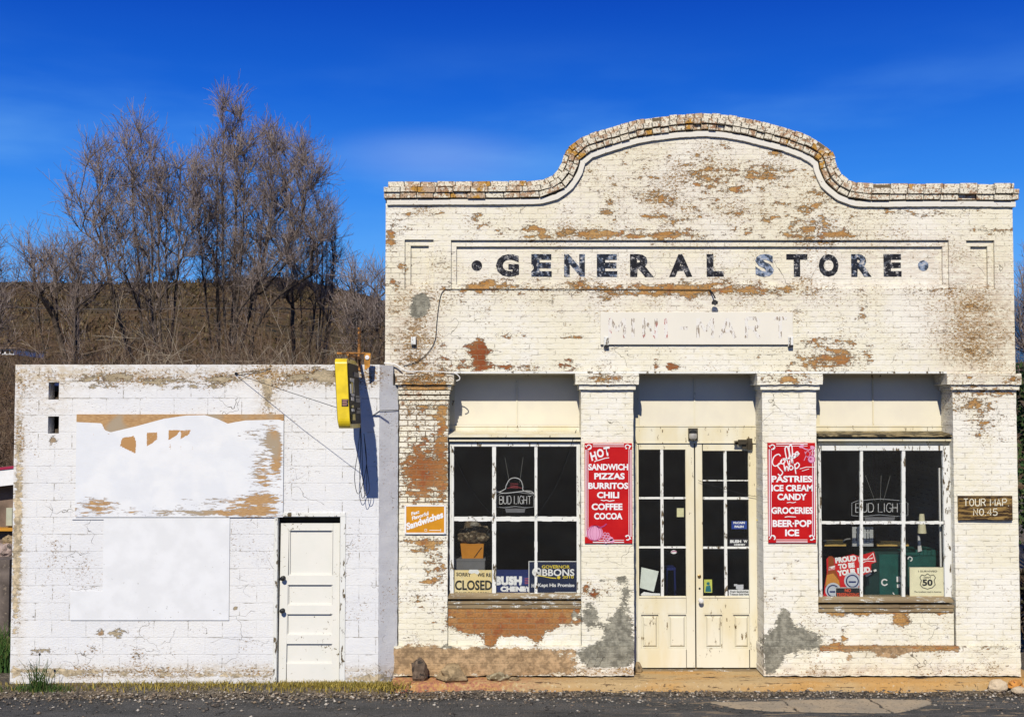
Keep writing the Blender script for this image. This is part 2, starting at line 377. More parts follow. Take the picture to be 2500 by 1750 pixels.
# ------------------------------------------------------------ materials
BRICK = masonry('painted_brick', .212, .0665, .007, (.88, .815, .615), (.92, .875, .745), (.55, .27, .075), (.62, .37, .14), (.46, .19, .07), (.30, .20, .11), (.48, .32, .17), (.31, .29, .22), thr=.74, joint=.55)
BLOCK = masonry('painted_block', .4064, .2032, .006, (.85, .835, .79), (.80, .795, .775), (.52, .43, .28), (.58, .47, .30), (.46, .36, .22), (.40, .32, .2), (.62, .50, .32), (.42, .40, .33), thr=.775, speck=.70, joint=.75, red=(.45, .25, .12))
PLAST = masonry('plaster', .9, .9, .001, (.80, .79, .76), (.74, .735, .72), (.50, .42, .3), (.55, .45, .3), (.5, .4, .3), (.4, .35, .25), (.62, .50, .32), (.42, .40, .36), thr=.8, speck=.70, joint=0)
def wood(name, a, b, worn, thr=.6, st=(1, 1, 1), rough=.65):
    g = NG(name); v = g.mp(g.pos(), st)
    c = g.mix(g.sm(g.noise(v, 4, 4), .35, .65), a, b)
    w = g.noise(g.mp(g.pos(), (st[0] * 1, 1, st[2] * 1)), 22, 6, .7)
    w2 = g.noise(g.pos(), 2.5, 2)
    m = g.math('ADD', w, g.math('MULTIPLY', g.math('SUBTRACT', w2, .5), .3))
    mk = g.sm(m, thr, thr + .03)
    c = g.mix(mk, c, g.mix(g.sm(g.noise(g.pos(), 60, 3), .4, .6), worn, tuple(x * .4 for x in worn)))
    h = g.math('SUBTRACT', g.math('MULTIPLY', g.noise(g.pos(), 90, 3), .4), mk)
    return g.out(c, rough, h, .5, .004, 0, .3)
CREAM = wood('cream_painted_wood', (.80, .70, .45), (.85, .79, .60), (.30, .20, .08), .635, (1, 1, .3))
CREAMP = wood('cream_transom_board', (.86, .79, .60), (.82, .75, .58), (.40, .30, .15), .72, (1, 1, 1))
WHITEW = wood('white_painted_wood', (.84, .83, .76), (.80, .79, .70), (.20, .15, .08), .575, (1, 1, .35))
WORN = wood('worn_sill_wood', (.24, .17, .09), (.34, .25, .13), (.82, .78, .66), .56, (.35, 1, 1.6))
LEDGE = wood('worn_ledge_wood', (.30, .22, .10), (.42, .33, .17), (.06, .045, .02), .50, (.3, 1, 1.6))
DOORW = wood('block_door_paint', (.83, .81, .71), (.86, .83, .73), (.34, .27, .14), .655, (1, 1, 1))
DARKGAP = plain('dark_opening', (.035, .03, .02), .9)
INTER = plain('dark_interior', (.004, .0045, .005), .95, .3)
IRON = plain('dark_iron', (.02, .02, .02), .5, .3)
BLACKC = plain('black_cable', (.015, .015, .015), .6)
STEEL = plain('grey_metal', (.35, .35, .33), .4, .2, metal=.6)
WHITEP = plain('white_print', (.86, .85, .82), .55, .05)
RUSTY = plain('rusty_bracket', (.45, .2, .05), .8, .4, dirt=(.1, .05, .02), dthr=.5)
def flat(name, col, rough=.5, **k): return plain(name, col, rough, .06, **k)
def glassmat():
    g = NG('dusty_window_glass'); 
    tr = g.n('ShaderNodeBsdfTransparent', {0: (.97, .97, .96)}); gl = g.n('ShaderNodeBsdfGlossy', {'Roughness': .04, 'Color': (.9, .95, 1)})
    df = g.n('ShaderNodeBsdfDiffuse', {0: (.35, .4, .4)})
    fr = g.n('ShaderNodeFresnel', {'IOR': 1.5})
    m1 = g.n('ShaderNodeMixShader', {0: g.sm(g.noise(g.pos(), 3, 6, .6), .35, .8, .001, .012), 1: tr.outputs[0], 2: df.outputs[0]})
    m2 = g.n('ShaderNodeMixShader', {0: fr.outputs[0], 1: m1.outputs[0], 2: gl.outputs[0]})
    o = g.n('ShaderNodeOutputMaterial'); g.t.links.new(m2.outputs[0], o.inputs[0]); return g.m
GLASS = glassmat()
def wornprint(name, dark, mid, light, t1=.5, t2=.62):
    g = NG(name); v = g.mp(g.pos(), (1, 1, 1)); a = g.noise(v, 13, 5, .7); b = g.noise(g.mp(v, (1, 1, 2)), 34, 4, .7)
    c = g.mix(g.sm(a, t1, t1 + .08), dark, mid); c = g.mix(g.sm(g.math('ADD', g.math('MULTIPLY', a, .5), g.math('MULTIPLY', b, .5)), t2 - .02, t2 + .02), c, light)
    return g.out(c, .8, b, .3, .004, 0, .15)
PRINTD = wornprint('worn_black_lettering', (.018, .018, .022), (.075, .08, .095), (.48, .45, .40), .49, .568)
PRINTB = wornprint('faded_blue_black_lettering', (.02, .024, .034), (.14, .18, .25), (.55, .52, .47), .50, .568)
PRINTS = wornprint('faded_silver_lettering', (.05, .065, .09), (.26, .32, .42), (.60, .58, .54), .44, .56)
# ------------------------------------------------------------ the store
store = thing('general_store', 'old white painted brick store with curved parapet, peeling paint and double doors', 'store building', (2.3, 0, 0))
XL = XZ(941, 680)[0]; XR = XZ(2475, 680)[0]
CV = [(948, 445), (1100, 444.5), (1250, 444), (1310, 443), (1338, 436), (1356, 424), (1369, 403), (1376, 378), (1379, 368), (1397, 354), (1418, 337), (1453, 324), (1495, 311), (1547, 296), (1582, 290), (1652, 281.5), (1720, 278), (1770, 281.5), (1822, 290), (1874, 303), (1926, 316), (1979, 336), (2007, 352), (2030, 372), (2036, 384), (2040, 403), (2049, 424), (2069, 440), (2094, 449), (2153, 450), (2233, 449), (2350, 449), (2472, 450)]
CP_ = [Vector(XZ(a, b)) for a, b in CV]
def densify(P, step=.02):
    out = []
    for a, b in zip(P[:-1], P[1:]):
        n = max(1, int((b - a).length / step)); out += [a.lerp(b, i / n) for i in range(n)]
    return out + [P[-1]]
CD = densify(CP_)
CDx = np.array([p.x for p in CD]); CDz = np.array([p.y for p in CD])
ZB = XZ(1700, 912)[1]
def topz(x): return np.interp(x, CDx, CDz)
def keepwall(x, z):
    d = np.full(x.shape, 1e9)
    for i in range(0, len(CDx), 2): d = np.minimum(d, (x - CDx[i]) ** 2 + (z - CDz[i]) ** 2)
    return (z < topz(x)) & (np.sqrt(d) > .13)
PAN = [(1101, 586, 2317, 705, .036), (1114, 601, 2304, 694, .074), (988, 585, 1058, 705, .036), (1002, 599, 1046, 694, .074), (2360, 587, 2428, 705, .036), (2372.5, 601, 2413.6, 694, .074)]
PR = [RECT(*p[:4]) + (p[4],) for p in PAN]
def wdepth(x, z):
    d = np.zeros_like(x)
    for a, b, c, e_, dd in PR: d = np.maximum(d, np.where((x > a) & (x < b) & (z > c) & (z < e_), dd, 0))
    return d
_r = random.Random(5); SCAT = []
for x0_, x1_, y0_, y1_, n_ in ((1400, 2030, 350, 580, 80), (960, 2470, 505, 585, 45), (1110, 2300, 708, 905, 50), (2325, 2480, 600, 1120, 36), (945, 1000, 500, 900, 26), (1100, 2300, 680, 700, 24), (975, 1090, 1320, 1570, 12), (1420, 1545, 1335, 1450, 5), (1865, 1995, 1335, 1480, 7)):
    for _ in range(n_): q_ = _r.random(); SCAT.append((_r.uniform(x0_, x1_), _r.uniform(y0_, y1_), 8 + 22 * q_ * q_, 3 + 5 * q_, _r.uniform(.08, .23)))
def storefields(px, py):
    peel = blob(px, py, [
        (1690, 460, 330, 150, .095), (1450, 570, 90, 12, .22), (1860, 420, 90, 22, .14), (2010, 560, 90, 50, .16), (1720, 440, 60, 40, .06), (1300, 570, 40, 30, .14), (1560, 575, 250, 10, .1),
        (960, 620, 22, 140, .10), (1080, 640, 22, 40, .14), (1000, 540, 50, 40, .04), (2060, 575, 50, 8, .25), (2250, 520, 120, 12, .18), (2420, 565, 50, 14, .16),
        (1560, 706, 380, 12, .19), (1850, 712, 260, 12, .17), (1180, 702, 90, 8, .20), (2280, 708, 90, 9, .15), (1500, 722, 60, 12, .12), (1680, 720, 30, 14, .2), (1700, 690, 200, 10, .12),
        (1170, 868, 20, 42, .42), (1160, 850, 25, 12, .3), (1210, 895, 60, 10, .26), (1110, 890, 40, 30, .16), (1290, 900, 50, 7, .22), (1385, 890, 30, 18, .26), (1260, 820, 70, 8, .14), (1400, 822, 40, 6, .22),
        (1602, 890, 8, 12, .36), (1640, 896, 14, 12, .34), (2020, 868, 70, 38, .22), (2060, 880, 40, 24, .18), (2120, 870, 16, 22, .22), (1960, 895, 60, 20, .16), (2000, 830, 70, 12, .15), (2110, 760, 14, 40, .2), (2097, 775, 6, 8, .3),
        (1850, 868, 6, 10, .3), (2380, 860, 50, 60, .08), (2380, 990, 60, 60, .17), (2400, 1060, 40, 80, .06), (2330, 800, 40, 40, .08), (1100, 730, 60, 30, .12), (1020, 880, 30, 15, .15), (990, 860, 50, 40, .1),
        (1480, 925, 60, 14, .28), (1920, 925, 60, 14, .26), (1030, 945, 60, 35, .25), (1487, 1090, 60, 100, -.03),
        (1030, 1165, 60, 70, .36), (1080, 1060, 14, 200, .26), (1030, 1060, 60, 90, .13), (1030, 975, 60, 30, .2), (1030, 1320, 60, 10, .28), (1060, 1380, 28, 50, .22), (1050, 1420, 32, 6, .3), (1010, 1450, 30, 22, .1), (1030, 1500, 40, 60, .02),
        (1487, 1352, 6, 5, .35), (1946, 1369, 7, 6, .4), (1455, 1450, 14, 14, .34), (1430, 1436, 8, 8, .34), (1900, 1375, 30, 10, .08), (1890, 1440, 30, 20, .1),
        (1270, 1520, 130, 34, .75), (1140, 1515, 40, 22, .4), (1200, 1560, 14, 18, .5), (1310, 1562, 24, 16, .45), (1110, 1570, 30, 14, -.6), (1265, 1570, 36, 14, -.62), (1390, 1565, 60, 28, -.75),
        (2040, 1500, 16, 12, .3), (2110, 1497, 50, 6, .3), (2200, 1512, 24, 16, .5), (2060, 1555, 8, 22, .35), (2040, 1570, 16, 8, .3), (2280, 1495, 60, 8, .2)])
    peel = peel + srect(px, py, [(1096, 1484, 1416, 1497, .5), (1998, 1484, 2328, 1494, .35), (2000, 1576, 2340, 1588, .5), (2340, 1578, 2492, 1584, .25)], 8)
    peel = peel - .05 * srect(px, py, [(1114, 601, 2304, 690, 1.)], 4) - .12 * srect(px, py, [(1419, 950, 1547, 1400, 1), (1863, 950, 1995, 1440, 1), (2330, 1100, 2490, 1570, .8)], 8)
    peel = peel + blob(px, py, SCAT)
    tan = blob(px, py, [(1010, 790, 52, 90, .42), (1000, 860, 50, 40, .2), (2400, 850, 60, 70, .16), (2385, 745, 28, 18, .34), (1180, 1612, 230, 44, .64), (1330, 1615, 90, 30, .2), (1010, 1610, 60, 40, .3), (1010, 1590, 60, 20, .3), (2300, 1596, 10, 6, .4),
        (2170, 1597, 60, 14, .6), (2072, 1605, 14, 13, .55), (2390, 1600, 40, 16, .35), (2440, 1625, 60, 10, .42), (1900, 1600, 45, 22, .5), (1500, 1440, 50, 30, -.4), (2330, 1620, 30, 20, .3)])
    tan = tan + srect(px, py, [(950, 1582, 1410, 1650, .22), (1866, 1578, 2000, 1592, .1), (1990, 1580, 2345, 1589, .6)], 10)
    grey = blob(px, py, [(1028, 740, 27, 27, .95), (1015, 765, 22, 14, .5), (1020, 800, 34, 50, .12), (1512, 1530, 42, 80, .8), (1440, 1500, 26, 40, .7), (1478, 1600, 75, 44, .95), (1400, 1500, 14, 20, .5), (1530, 1440, 18, 26, .35), (1470, 1415, 12, 9, .55), (1518, 1413, 18, 10, .6), (1485, 1478, 22, 26, -.5),
        (1440, 1560, 50, 20, -.25), (1090, 1575, 22, 14, .6), (1480, 1640, 60, 9, -1.0), (1925, 1560, 72, 40, .95), (1915, 1505, 20, 26, .7), (1885, 1620, 26, 40, .7), (1990, 1575, 24, 26, .3), (1016, 1440, 14, 22, .25), (1010, 1585, 60, 8, .4), (2350, 800, 20, 90, .12), (2412, 860, 12, 16, .5)])
    bare = srect(px, py, [(955, 912, 1100, 1240, .9)], 24) + blob(px, py, [(1010, 850, 60, 50, .5), (1030, 1320, 60, 20, .7), (2400, 830, 70, 60, .25), (1480, 925, 70, 14, .3), (960, 640, 20, 120, .35)])
    red = np.clip(blob(px, py, [(1200, 870, 120, 60, .95), (1390, 890, 60, 40, .8), (1640, 895, 60, 30, .8), (1030, 1140, 70, 90, .7), (1250, 1530, 180, 60, .55), (1440, 1450, 40, 30, .8), (1920, 1369, 60, 20, 1.), (1487, 1352, 20, 20, 1), (2060, 885, 50, 30, .35), (1340, 1620, 90, 40, .6)]), 0, 1)
    dirt = np.clip(blob(px, py, [(2390, 800, 110, 140, .8), (1000, 800, 80, 120, .6), (1700, 470, 450, 160, .30), (1700, 720, 500, 60, .3), (1030, 950, 80, 60, .5), (1050, 500, 60, 40, .2), (1250, 650, 200, 60, .15), (2200, 620, 200, 60, .3), (1600, 1640, 900, 14, .6)]), 0, 1)
    return np.stack([peel, tan, grey, red * 0 + bare, red, dirt])
bx = [XL, XR] + [q for p in PR for q in (p[0] - .001, p[0] + .001, p[1] - .001, p[1] + .001)]
bz = [ZB, float(CDz.max())] + sorted(set(round(q, 4) for p in PR for q in (p[2] - .001, p[2] + .001, p[3] - .001, p[3] + .001)))
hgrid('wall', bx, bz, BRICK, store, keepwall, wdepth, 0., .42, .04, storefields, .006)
# cornice: separate bricks laid along the curve of the parapet
def offs(P):
    N = []
    for i in range(len(P)):
        t = (P[min(i + 4, len(P) - 1)] - P[max(i - 4, 0)]).normalized(); N.append(Vector((t.y, -t.x)))
    return N
CN = offs(CD); SL = [0.]
for a, b in zip(CD[:-1], CD[1:]): SL.append(SL[-1] + (b - a).length)
def onc(s, o):
    s_ = min(max(s, 0), SL[-1]); i = np.searchsorted(SL, s_) - 1; i = max(0, min(i, len(CD) - 2))
    f = (s_ - SL[i]) / max(SL[i + 1] - SL[i], 1e-6); p = CD[i].lerp(CD[i + 1], f); n = CN[i].lerp(CN[i + 1], f).normalized()
    ex = s - s_; return p + n * o + Vector((ex, 0))
def course(o0, o1, yf, s0, s1, arch_len=.105, flat_len=.212, j=.004, fullj=True):
    mb = MB(); s = s0 + (random.random() * .1 if s0 > -.02 else 0)
    s = s0
    while s < s1 - .02:
        mid = onc(s + .05, 0).x
        curved = XZ(1322, 440)[0] < mid < XZ(2085, 440)[0]
        L = (arch_len if curved else flat_len) * random.uniform(.93, 1.07); e2 = min(s + L, s1); g = .004
        dj = random.uniform(-j, j) * 1.5; yj = yf + random.uniform(-.008, .008)
        miss = random.random() < .03 and fullj
        q = [onc(s + g, o1 - g + dj), onc(e2 - g, o1 - g + dj + random.uniform(-j, j) * .5), onc(e2 - g, o0 + g + dj + random.uniform(-j, j)), onc(s + g, o0 + g + dj + random.uniform(-j, j) * .6)]
        if miss: yj += .03
        b = .006; c = (q[0] + q[1] + q[2] + q[3]) / 4
        qi = [v.lerp(c, .0) + (c - v).normalized() * b for v in q]
        vs = [(v.x, yj, v.y) for v in qi] + [(v.x, yj + b, v.y) for v in q] + [(v.x, .40, v.y) for v in q]
        fs = [(0, 1, 2, 3)] + [(k + 4, (k + 1) % 4 + 4, (k + 1) % 4, k) for k in range(4)] + [(k + 8, (k + 1) % 4 + 8, (k + 1) % 4 + 4, k + 4) for k in range(4)] + [(11, 10, 9, 8)]
        mb.add(vs, fs); s = e2
    return mb
def cbrick():
    g = NG('cornice_brick'); p = g.pos(); a = g.noise(p, 3.3, 2); b = g.noise(p, 16, 5, .7); c3 = g.noise(p, 50, 4, .7)
    r = g.n('ShaderNodeNewGeometry').outputs['Random Per Island']
    brick = g.mix(r, (.40, .22, .12), (.58, .42, .27)); brick = g.mix(g.sm(g.math('ADD', a, g.math('MULTIPLY', r, .12)), .68, .72), brick, (.56, .30, .06))
    c = g.mix(g.sm(g.math('ADD', g.math('ADD', b, g.math('MULTIPLY', r, .16)), g.math('MULTIPLY', g.math('SUBTRACT', a, .5), .5)), .60, .64), (.84, .77, .60), brick)
    c = g.mix(g.sm(c3, .54, .58, 0, .85), c, (.12, .075, .04))
    return g.out(c, .85, c3, .7, .012, 0, .2)
CB = cbrick()
corn = obj('cornice', course(.0, .07, -.055, .0, SL[-1]), CB, store)
m = course(.07, .14, -.10, -.05, SL[-1] + .05); obj('brick_course', m, CB, corn)
m = course(.14, .21, -.075, -.05, SL[-1] + .05); obj('brick_course', m, CB, corn)
def sweep(o0, o1, yf, yb, s0, s1, step=.03, j=.002):
    mb = MB(); n = int((s1 - s0) / step); pr = []
    for i in range(n + 1):
        s = s0 + (s1 - s0) * i / n; a = onc(s, o0 + random.uniform(-j, j)); b = onc(s, o1 + random.uniform(-j, j)); pr.append((a, b))
    vs = []
    for a, b in pr: vs += [(a.x, yf, a.y), (b.x, yf + .004, b.y), (b.x, yb, b.y), (a.x, yb, a.y)]
    fs = [(4 * i + k, 4 * i + (k + 1) % 4, 4 * i + 4 + (k + 1) % 4, 4 * i + 4 + k) for i in range(n) for k in range(4)] + [(3, 2, 1, 0), tuple(4 * n + k for k in range(4))]
    return mb.add(vs, fs)
obj('mortar_bed', sweep(.012, .212, -.03, .38, .02, SL[-1] - .02), plain('old_mortar', (.16, .12, .07), .9), corn)
cm = sweep(.222, .285, -.042, .2, -.012, SL[-1] + .02)
me = cm.mesh('moulding')
obj('moulding', me, wood('moulding_paint', (.84, .79, .66), (.82, .78, .68), (.42, .25, .1), .64, (1, 1, 1)), corn)
# beam drip strip
mb = MB(); a, b, c, d = RECT(1108, 906.5, 2312, 911.5, -.012); mb.box(a, b, -.012, .05, c, d); obj('beam_edge', mb, WHITEW, store)
# pilasters and capitals
PIL = [(974, 1093, 965, 1108, 972, 1101), (1419, 1547, 1405, 1560, 1414, 1552), (1863, 1995, 1849, 2009, 1857, 2001), (2330, 2487, 2313, 2481, 2322, 2480)]
for i, (a, b, c0, c1, d0, d1) in enumerate(PIL):
    x0, x1, z0, z1 = RECT(a, 951, b, 1580)
    if i == 3: x1 = XR
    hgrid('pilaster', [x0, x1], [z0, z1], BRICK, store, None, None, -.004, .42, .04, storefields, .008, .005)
    ex0, ex1, ez0, ez1 = RECT(c0, 912, c1, 938.5, -.075)
    fx0, fx1, fz0, fz1 = RECT(d0, 938.5, d1, 951, -.045)
    if i == 3: ex1 = XR + .04; fx1 = XR + .025
    cap = hgrid('capital', [ex0, ex1], [ez0, ez1], BRICK, store, None, None, -.075, .41, .03, storefields, .006, .006)
    hgrid('capital_moulding', [fx0, fx1], [fz0, fz1 - .002], BRICK if i in (0,) else BRICK, cap, None, None, -.045, .405, .03, storefields, .004, .004)
    if i == 0:
        for k in range(3):
            mb = MB(); a_, b_, c_, d_ = RECT(972 + k, 953 + 13 * k, 1099 - 2 * k, 963 + 13 * k, -.035 + .01 * k); mb.bbox(a_, b_, -.035 + .01 * k, .02, c_, d_, .006); obj('corbel_course', mb, CB, cap)
# bulkheads and plinth
for a, b, c, d in ((1094, 1418, 1484, 1579), (1996, 2329, 1491, 1579)):
    hgrid('bulkhead', list(RECT(a, c, b, d, .03)[:2]), list(RECT(a, c, b, d, .03)[2:]), BRICK, store, None, None, .03, .42, .04, storefields, .012)
for a, b in ((962, 1548), (1865, 2492)):
    x0, x1, z0, z1 = RECT(a, 1578, b, 1649, -.04)
    hgrid('plinth', [x0, x1], [z0, z1], BRICK, store, None, lambda x, z: np.clip(-(z - z1 + .03) * .0, 0, 0), -.045, .42, .03, storefields, .03, .010)
# side walls, back wall, roof and dark room inside
ZR = 4.9
mb = MB().box(XL + .002, XL + .25, .421, 12, 0, ZR); obj('side_wall', mb, BRICK, store)
mb = MB().box(XR - .25, XR - .002, .421, 12, 0, ZR); obj('side_wall', mb, BRICK, store)
mb = MB().box(XL + .25, XR - .25, 11.7, 12, 0, ZR); obj('back_wall', mb, BRICK, store)
mb = MB().box(XL + .25, XR - .25, .421, 11.7, ZR - .45, ZR - .3); obj('roof', mb, plain('roof_felt', (.06, .06, .06), .9), store)
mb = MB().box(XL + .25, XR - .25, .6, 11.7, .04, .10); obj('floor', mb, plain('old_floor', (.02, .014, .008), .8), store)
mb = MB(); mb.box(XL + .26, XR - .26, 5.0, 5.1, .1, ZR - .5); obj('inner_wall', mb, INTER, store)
mb = MB(); a, b, _, _ = RECT(1700, 1000, 1704, 1100, .6)
for px_ in (1484, 1928):
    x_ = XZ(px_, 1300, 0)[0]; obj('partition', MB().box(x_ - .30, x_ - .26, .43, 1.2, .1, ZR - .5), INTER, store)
# transom boards over each bay
def xprism(mb, prof, x0, x1):
    n = len(prof); vs = [(x0, y, z) for y, z in prof] + [(x1, y, z) for y, z in prof]
    return mb.add(vs, [tuple(range(n - 1, -1, -1)), tuple(range(n, 2 * n))] + [(i, (i + 1) % n, (i + 1) % n + n, i + n) for i in range(n)])
for a, b, bot, div, cl, crr in ((1093, 1419, 1054, 1262, 1110, 1413), (1547, 1863, 1079, 1696, 1561, 1848), (1995, 2330, 1054, 2132, 2001, 2310)):
    x0, x1, z0, z1 = RECT(a, 905, b, bot, .40); x0 -= .02; x1 += .02; z1 = ZB + .02
    mb = MB().box(x0, x1, .415, .46, z0, z1); tp = obj('transom_panel', mb, CREAMP, store)
    fr = MB(); zt = XZ(1200, 922, .4)[1]; zb1 = XZ(1200, 1041, .4)[1]; zb0 = XZ(1200, bot, .4)[1]
    fr.box(x0, x1, .40, .414, zt, z1); fr.box(x0, x1, .398, .414, zb0, zb1 - .004); fr.box(x0, x1, .39, .40, zb1 - .004, zb1 + .012)
    xa = XZ(cl, 1000, .4)[0]; xb = XZ(crr, 1000, .4)[0]; fr.box(x0, xa, .40, .414, zb1 + .012, zt); fr.box(xb, x1, .40, .414, zb1 + .012, zt)
    xd = XZ(div, 1000, .4)[0]; fr.box(xd - .008, xd + .008, .404, .414, zb1 + .012, zt)
    obj('trim', fr, CREAM, tp)
# show windows
def showwindow(a, b, lt, ft, cols, rows, sb, ledgem, seed):
    # a,b: bay edges; ft: top of frame
    x0, x1, _, _ = RECT(a, 1000, b, 1100, .1)
    mb = MB(); zl = lambda py, Y: XZ(1500, py, Y)[1]
    xprism(mb, [(.03, zl(lt, .03)), (.03, zl(lt - 5, .03)), (.39, zl(1052, .39)), (.39, zl(lt - 2, .39))], x0 + .002, x1 - .002)
    win = obj('window', MB().pbox(a + 1, lt + 1, b - 1, ft, .16, .2), CREAM, store)
    ob = obj('ledge', mb, ledgem, win)
    m2 = MB(); q = RECT(a + 3, lt + 4.5, b - 1, lt + 11, .07); m2.bbox(q[0], q[1], .07, .16, q[2], q[3], .006); obj('head_moulding', m2, CREAM, win)
    fr = MB(); xs = [c for p in cols for c in p]; ys = [r for p in rows for r in p]
    L, Rr = a + 4, b - 2
    fr.pbbox(L, ft, cols[0][0], sb, .12, .18); fr.pbbox(cols[-1][1], ft, Rr, sb, .12, .18)
    fr.pbbox(cols[0][0], ft, cols[-1][1], rows[0][0], .12, .18)
    fr.pbbox(cols[0][0], rows[-1][1], cols[-1][1], sb, .12, .18)
    # inner bead
    fr.pbox(L + 3, ft + 3, L + 4.5, sb, .112, .12); fr.pbox(Rr - 5, ft + 3, Rr - 3.5, sb, .112, .12)
    obj('frame', fr, WHITEW, win)
    for k in range(len(cols) - 1):
        mu = MB(); n = 14; yy = np.linspace(rows[0][0], rows[-1][1], n + 1)
        for i in range(n):
            w_ = random.uniform(-1.0, .8); mu.pbox(cols[k][1] - w_ * .4, yy[i], cols[k + 1][0] + w_ * .4, yy[i + 1], .128 + random.uniform(-.002, .002), .175)
        obj('muntin', mu, WHITEW, win)
    for k in range(len(cols)):
        mu = MB(); n = 8; xx = np.linspace(cols[k][0], cols[k][1], n + 1)
        for i in range(n): mu.pbox(xx[i], rows[0][1] + random.uniform(-.6, .8), xx[i + 1], rows[1][0] + random.uniform(-.8, .6), .13 + random.uniform(-.002, .002), .172)
        obj('muntin', mu, WHITEW, win)
    for c0, c1 in cols:
        for r0, r1 in rows:
            q = RECT(c0, r0, c1, r1, .15); pm = MB().box(q[0] - .003, q[1] + .003, .150, .154, q[2] - .003, q[3] + .003); obj('pane', pm, GLASS, win)
    s = MB(); q = RECT(a + 1, sb, b - 1, sb + 17, .03); xprism(s, [(.02, q[2] + .03), (.02, q[2] + .055), (.12, q[3]), (.3, q[3]), (.3, q[2] + .03)], q[0], q[1])
    obj('sill', s, WORN, win)
    s = MB(); q = RECT(a + 1, sb + 17, b + 2, sb + 24, -.0); n = 20
    for i in range(n):
        u0 = q[0] + (q[1] - q[0]) * i / n; u1 = q[0] + (q[1] - q[0]) * (i + 1) / n; j = random.uniform(-.006, .006); s.box(u0, u1, -.0 + j, .3, q[2] + j * .3, q[3] - .004 + j * .3)
    q = RECT(a + 1, sb + 25, b - 1, sb + 34, .02); s.box(q[0], q[1], .012, .3, q[2], q[3])
    obj('apron', s, WORN, win)
    return win
showwindow(1093, 1419, 1067, 1081, [(1108, 1201.5), (1211, 1305), (1312, 1408)], [(1090, 1261), (1272, 1450)], 1450, CREAM, 1)
showwindow(1995, 2328, 1066, 1088, [(2006, 2100), (2107, 2202), (2210.5, 2304.5)], [(1100, 1272), (1279, 1457)], 1459, LEDGE, 2)
# entrance: frame, two glazed leaves
YD = .41
m = MB(); q = RECT(1850, 1081, 1866, 1640, .385); m.bbox(q[0], q[1] + .02, .385, .46, .095, q[3]); q = RECT(1545, 1081, 1555, 1640, .385); m.bbox(q[0] - .02, q[1], .385, .46, .095, q[3])
m.pbox(1555, 1079, 1850, 1082, .39, .46)
obj('door_frame', m, CREAM, store)
m = MB(); q = RECT(1548, 1631, 1864, 1640, .33); m.bbox(q[0], q[1], .33, .47, .085, .108, .01); obj('threshold', m, WORN, store)
def leaf(x0, x1, cols, rows, extra, pans, knobs):
    zb = 1629
    m = MB(); Y0, Y1 = YD, YD + .045
    m.pbbox(x0, 1082.5, cols[0][0], zb, Y0, Y1, .003); m.pbbox(cols[-1][1], 1082.5, x1, zb, Y0, Y1, .003)
    c0, c1 = cols[0][0], cols[-1][1]
    m.pbox(c0, 1082.5, c1, rows[0][0], Y0 + .001, Y1); m.pbox(c0, rows[-1][1], c1, pans[0][1], Y0 + .001, Y1); m.pbox(c0, pans[0][3], c1, zb, Y0 + .001, Y1)
    m.pbox(pans[0][2], pans[0][1], pans[1][0], pans[0][3], Y0 + .001, Y1)
    if pans[0][0] > c0: m.pbox(c0, pans[0][1], pans[0][0], pans[0][3], Y0 + .001, Y1)
    if pans[1][2] < c1: m.pbox(pans[1][2], pans[0][1], c1, pans[0][3], Y0 + .001, Y1)
    m.pbox(c0, 1456, c1, 1459, Y0 - .008, Y0 + .001)
    d = obj('door', m, CREAM, store)
    for i in range(len(cols) - 1): obj('muntin', MB().pbox(cols[i][1], rows[0][0], cols[i + 1][0], rows[-1][1], Y0 + .006, Y1 - .004), WHITEW, d)
    for c in cols:
        for i in range(len(rows) - 1): obj('muntin', MB().pbox(c[0], rows[i][1], c[1], rows[i + 1][0], Y0 + .007, Y1 - .004), WHITEW, d)
        for e0, e1 in extra: obj('muntin', MB().pbox(c[0], e0, c[1], e1, Y0 + .007, Y1 - .004), WHITEW, d)
    for c in cols:
        for r0, r1 in rows:
            q = RECT(c[0], r0, c[1], r1, YD + .02); obj('pane', MB().box(q[0] - .002, q[1] + .002, YD + .02, YD + .024, q[2] - .002, q[3] + .002), GLASS, d)
    for p in pans:
        m = MB(); q = RECT(*p, Y0 + .02); m.box(q[0] - .002, q[1] + .002, Y0 + .032, Y1 - .002, q[2] - .002, q[3] + .002)
        q = RECT(p[0] + 6, p[1] + 7, p[2] - 6, p[3] - 7, Y0 + .016); m.bbox(q[0], q[1], Y0 + .010, Y0 + .034, q[2], q[3], .018)
        x_, y_, X_, Y_ = p
        for r_ in ((x_, y_, x_ + 2.5, Y_), (X_ - 2.5, y_, X_, Y_), (x_, y_, X_, y_ + 3), (x_, Y_ - 3, X_, Y_)):
            q = RECT(*r_, Y0 + .003); m.box(q[0], q[1], Y0 + .004 + random.uniform(0, .001), Y0 + .023, q[2], q[3])
        obj('panel', m, CREAM, d)
    return d
leaf(1555, 1696, [(1560, 1613), (1620, 1675)], [(1097, 1213), (1218, 1333.5), (1338, 1455)], [], [(1563, 1497, 1610, 1585), (1629, 1497, 1678, 1585)], 0)
dr = leaf(1699, 1850, [(1716, 1768), (1775, 1829)], [(1100, 1213), (1219, 1334), (1339, 1455)], [(1171.5, 1174)], [(1718, 1497, 1766, 1585), (1788, 1497, 1832, 1585)], 0)
m = MB(); c = PV(1707, 1406, YD); m.lathe([(.022, 0), (.022, .012), (.012, .016), (.008, .02)], c, 'Y', 16); obj('lock', m, plain('old_brass', (.25, .16, .06), .35, .2, metal=.7), dr)
m = MB(); c = PV(1708, 1436, YD); m.lathe([(.013, 0), (.013, .004), (.006, .008)], c, 'Y', 14); obj('keyhole', m, IRON, dr)
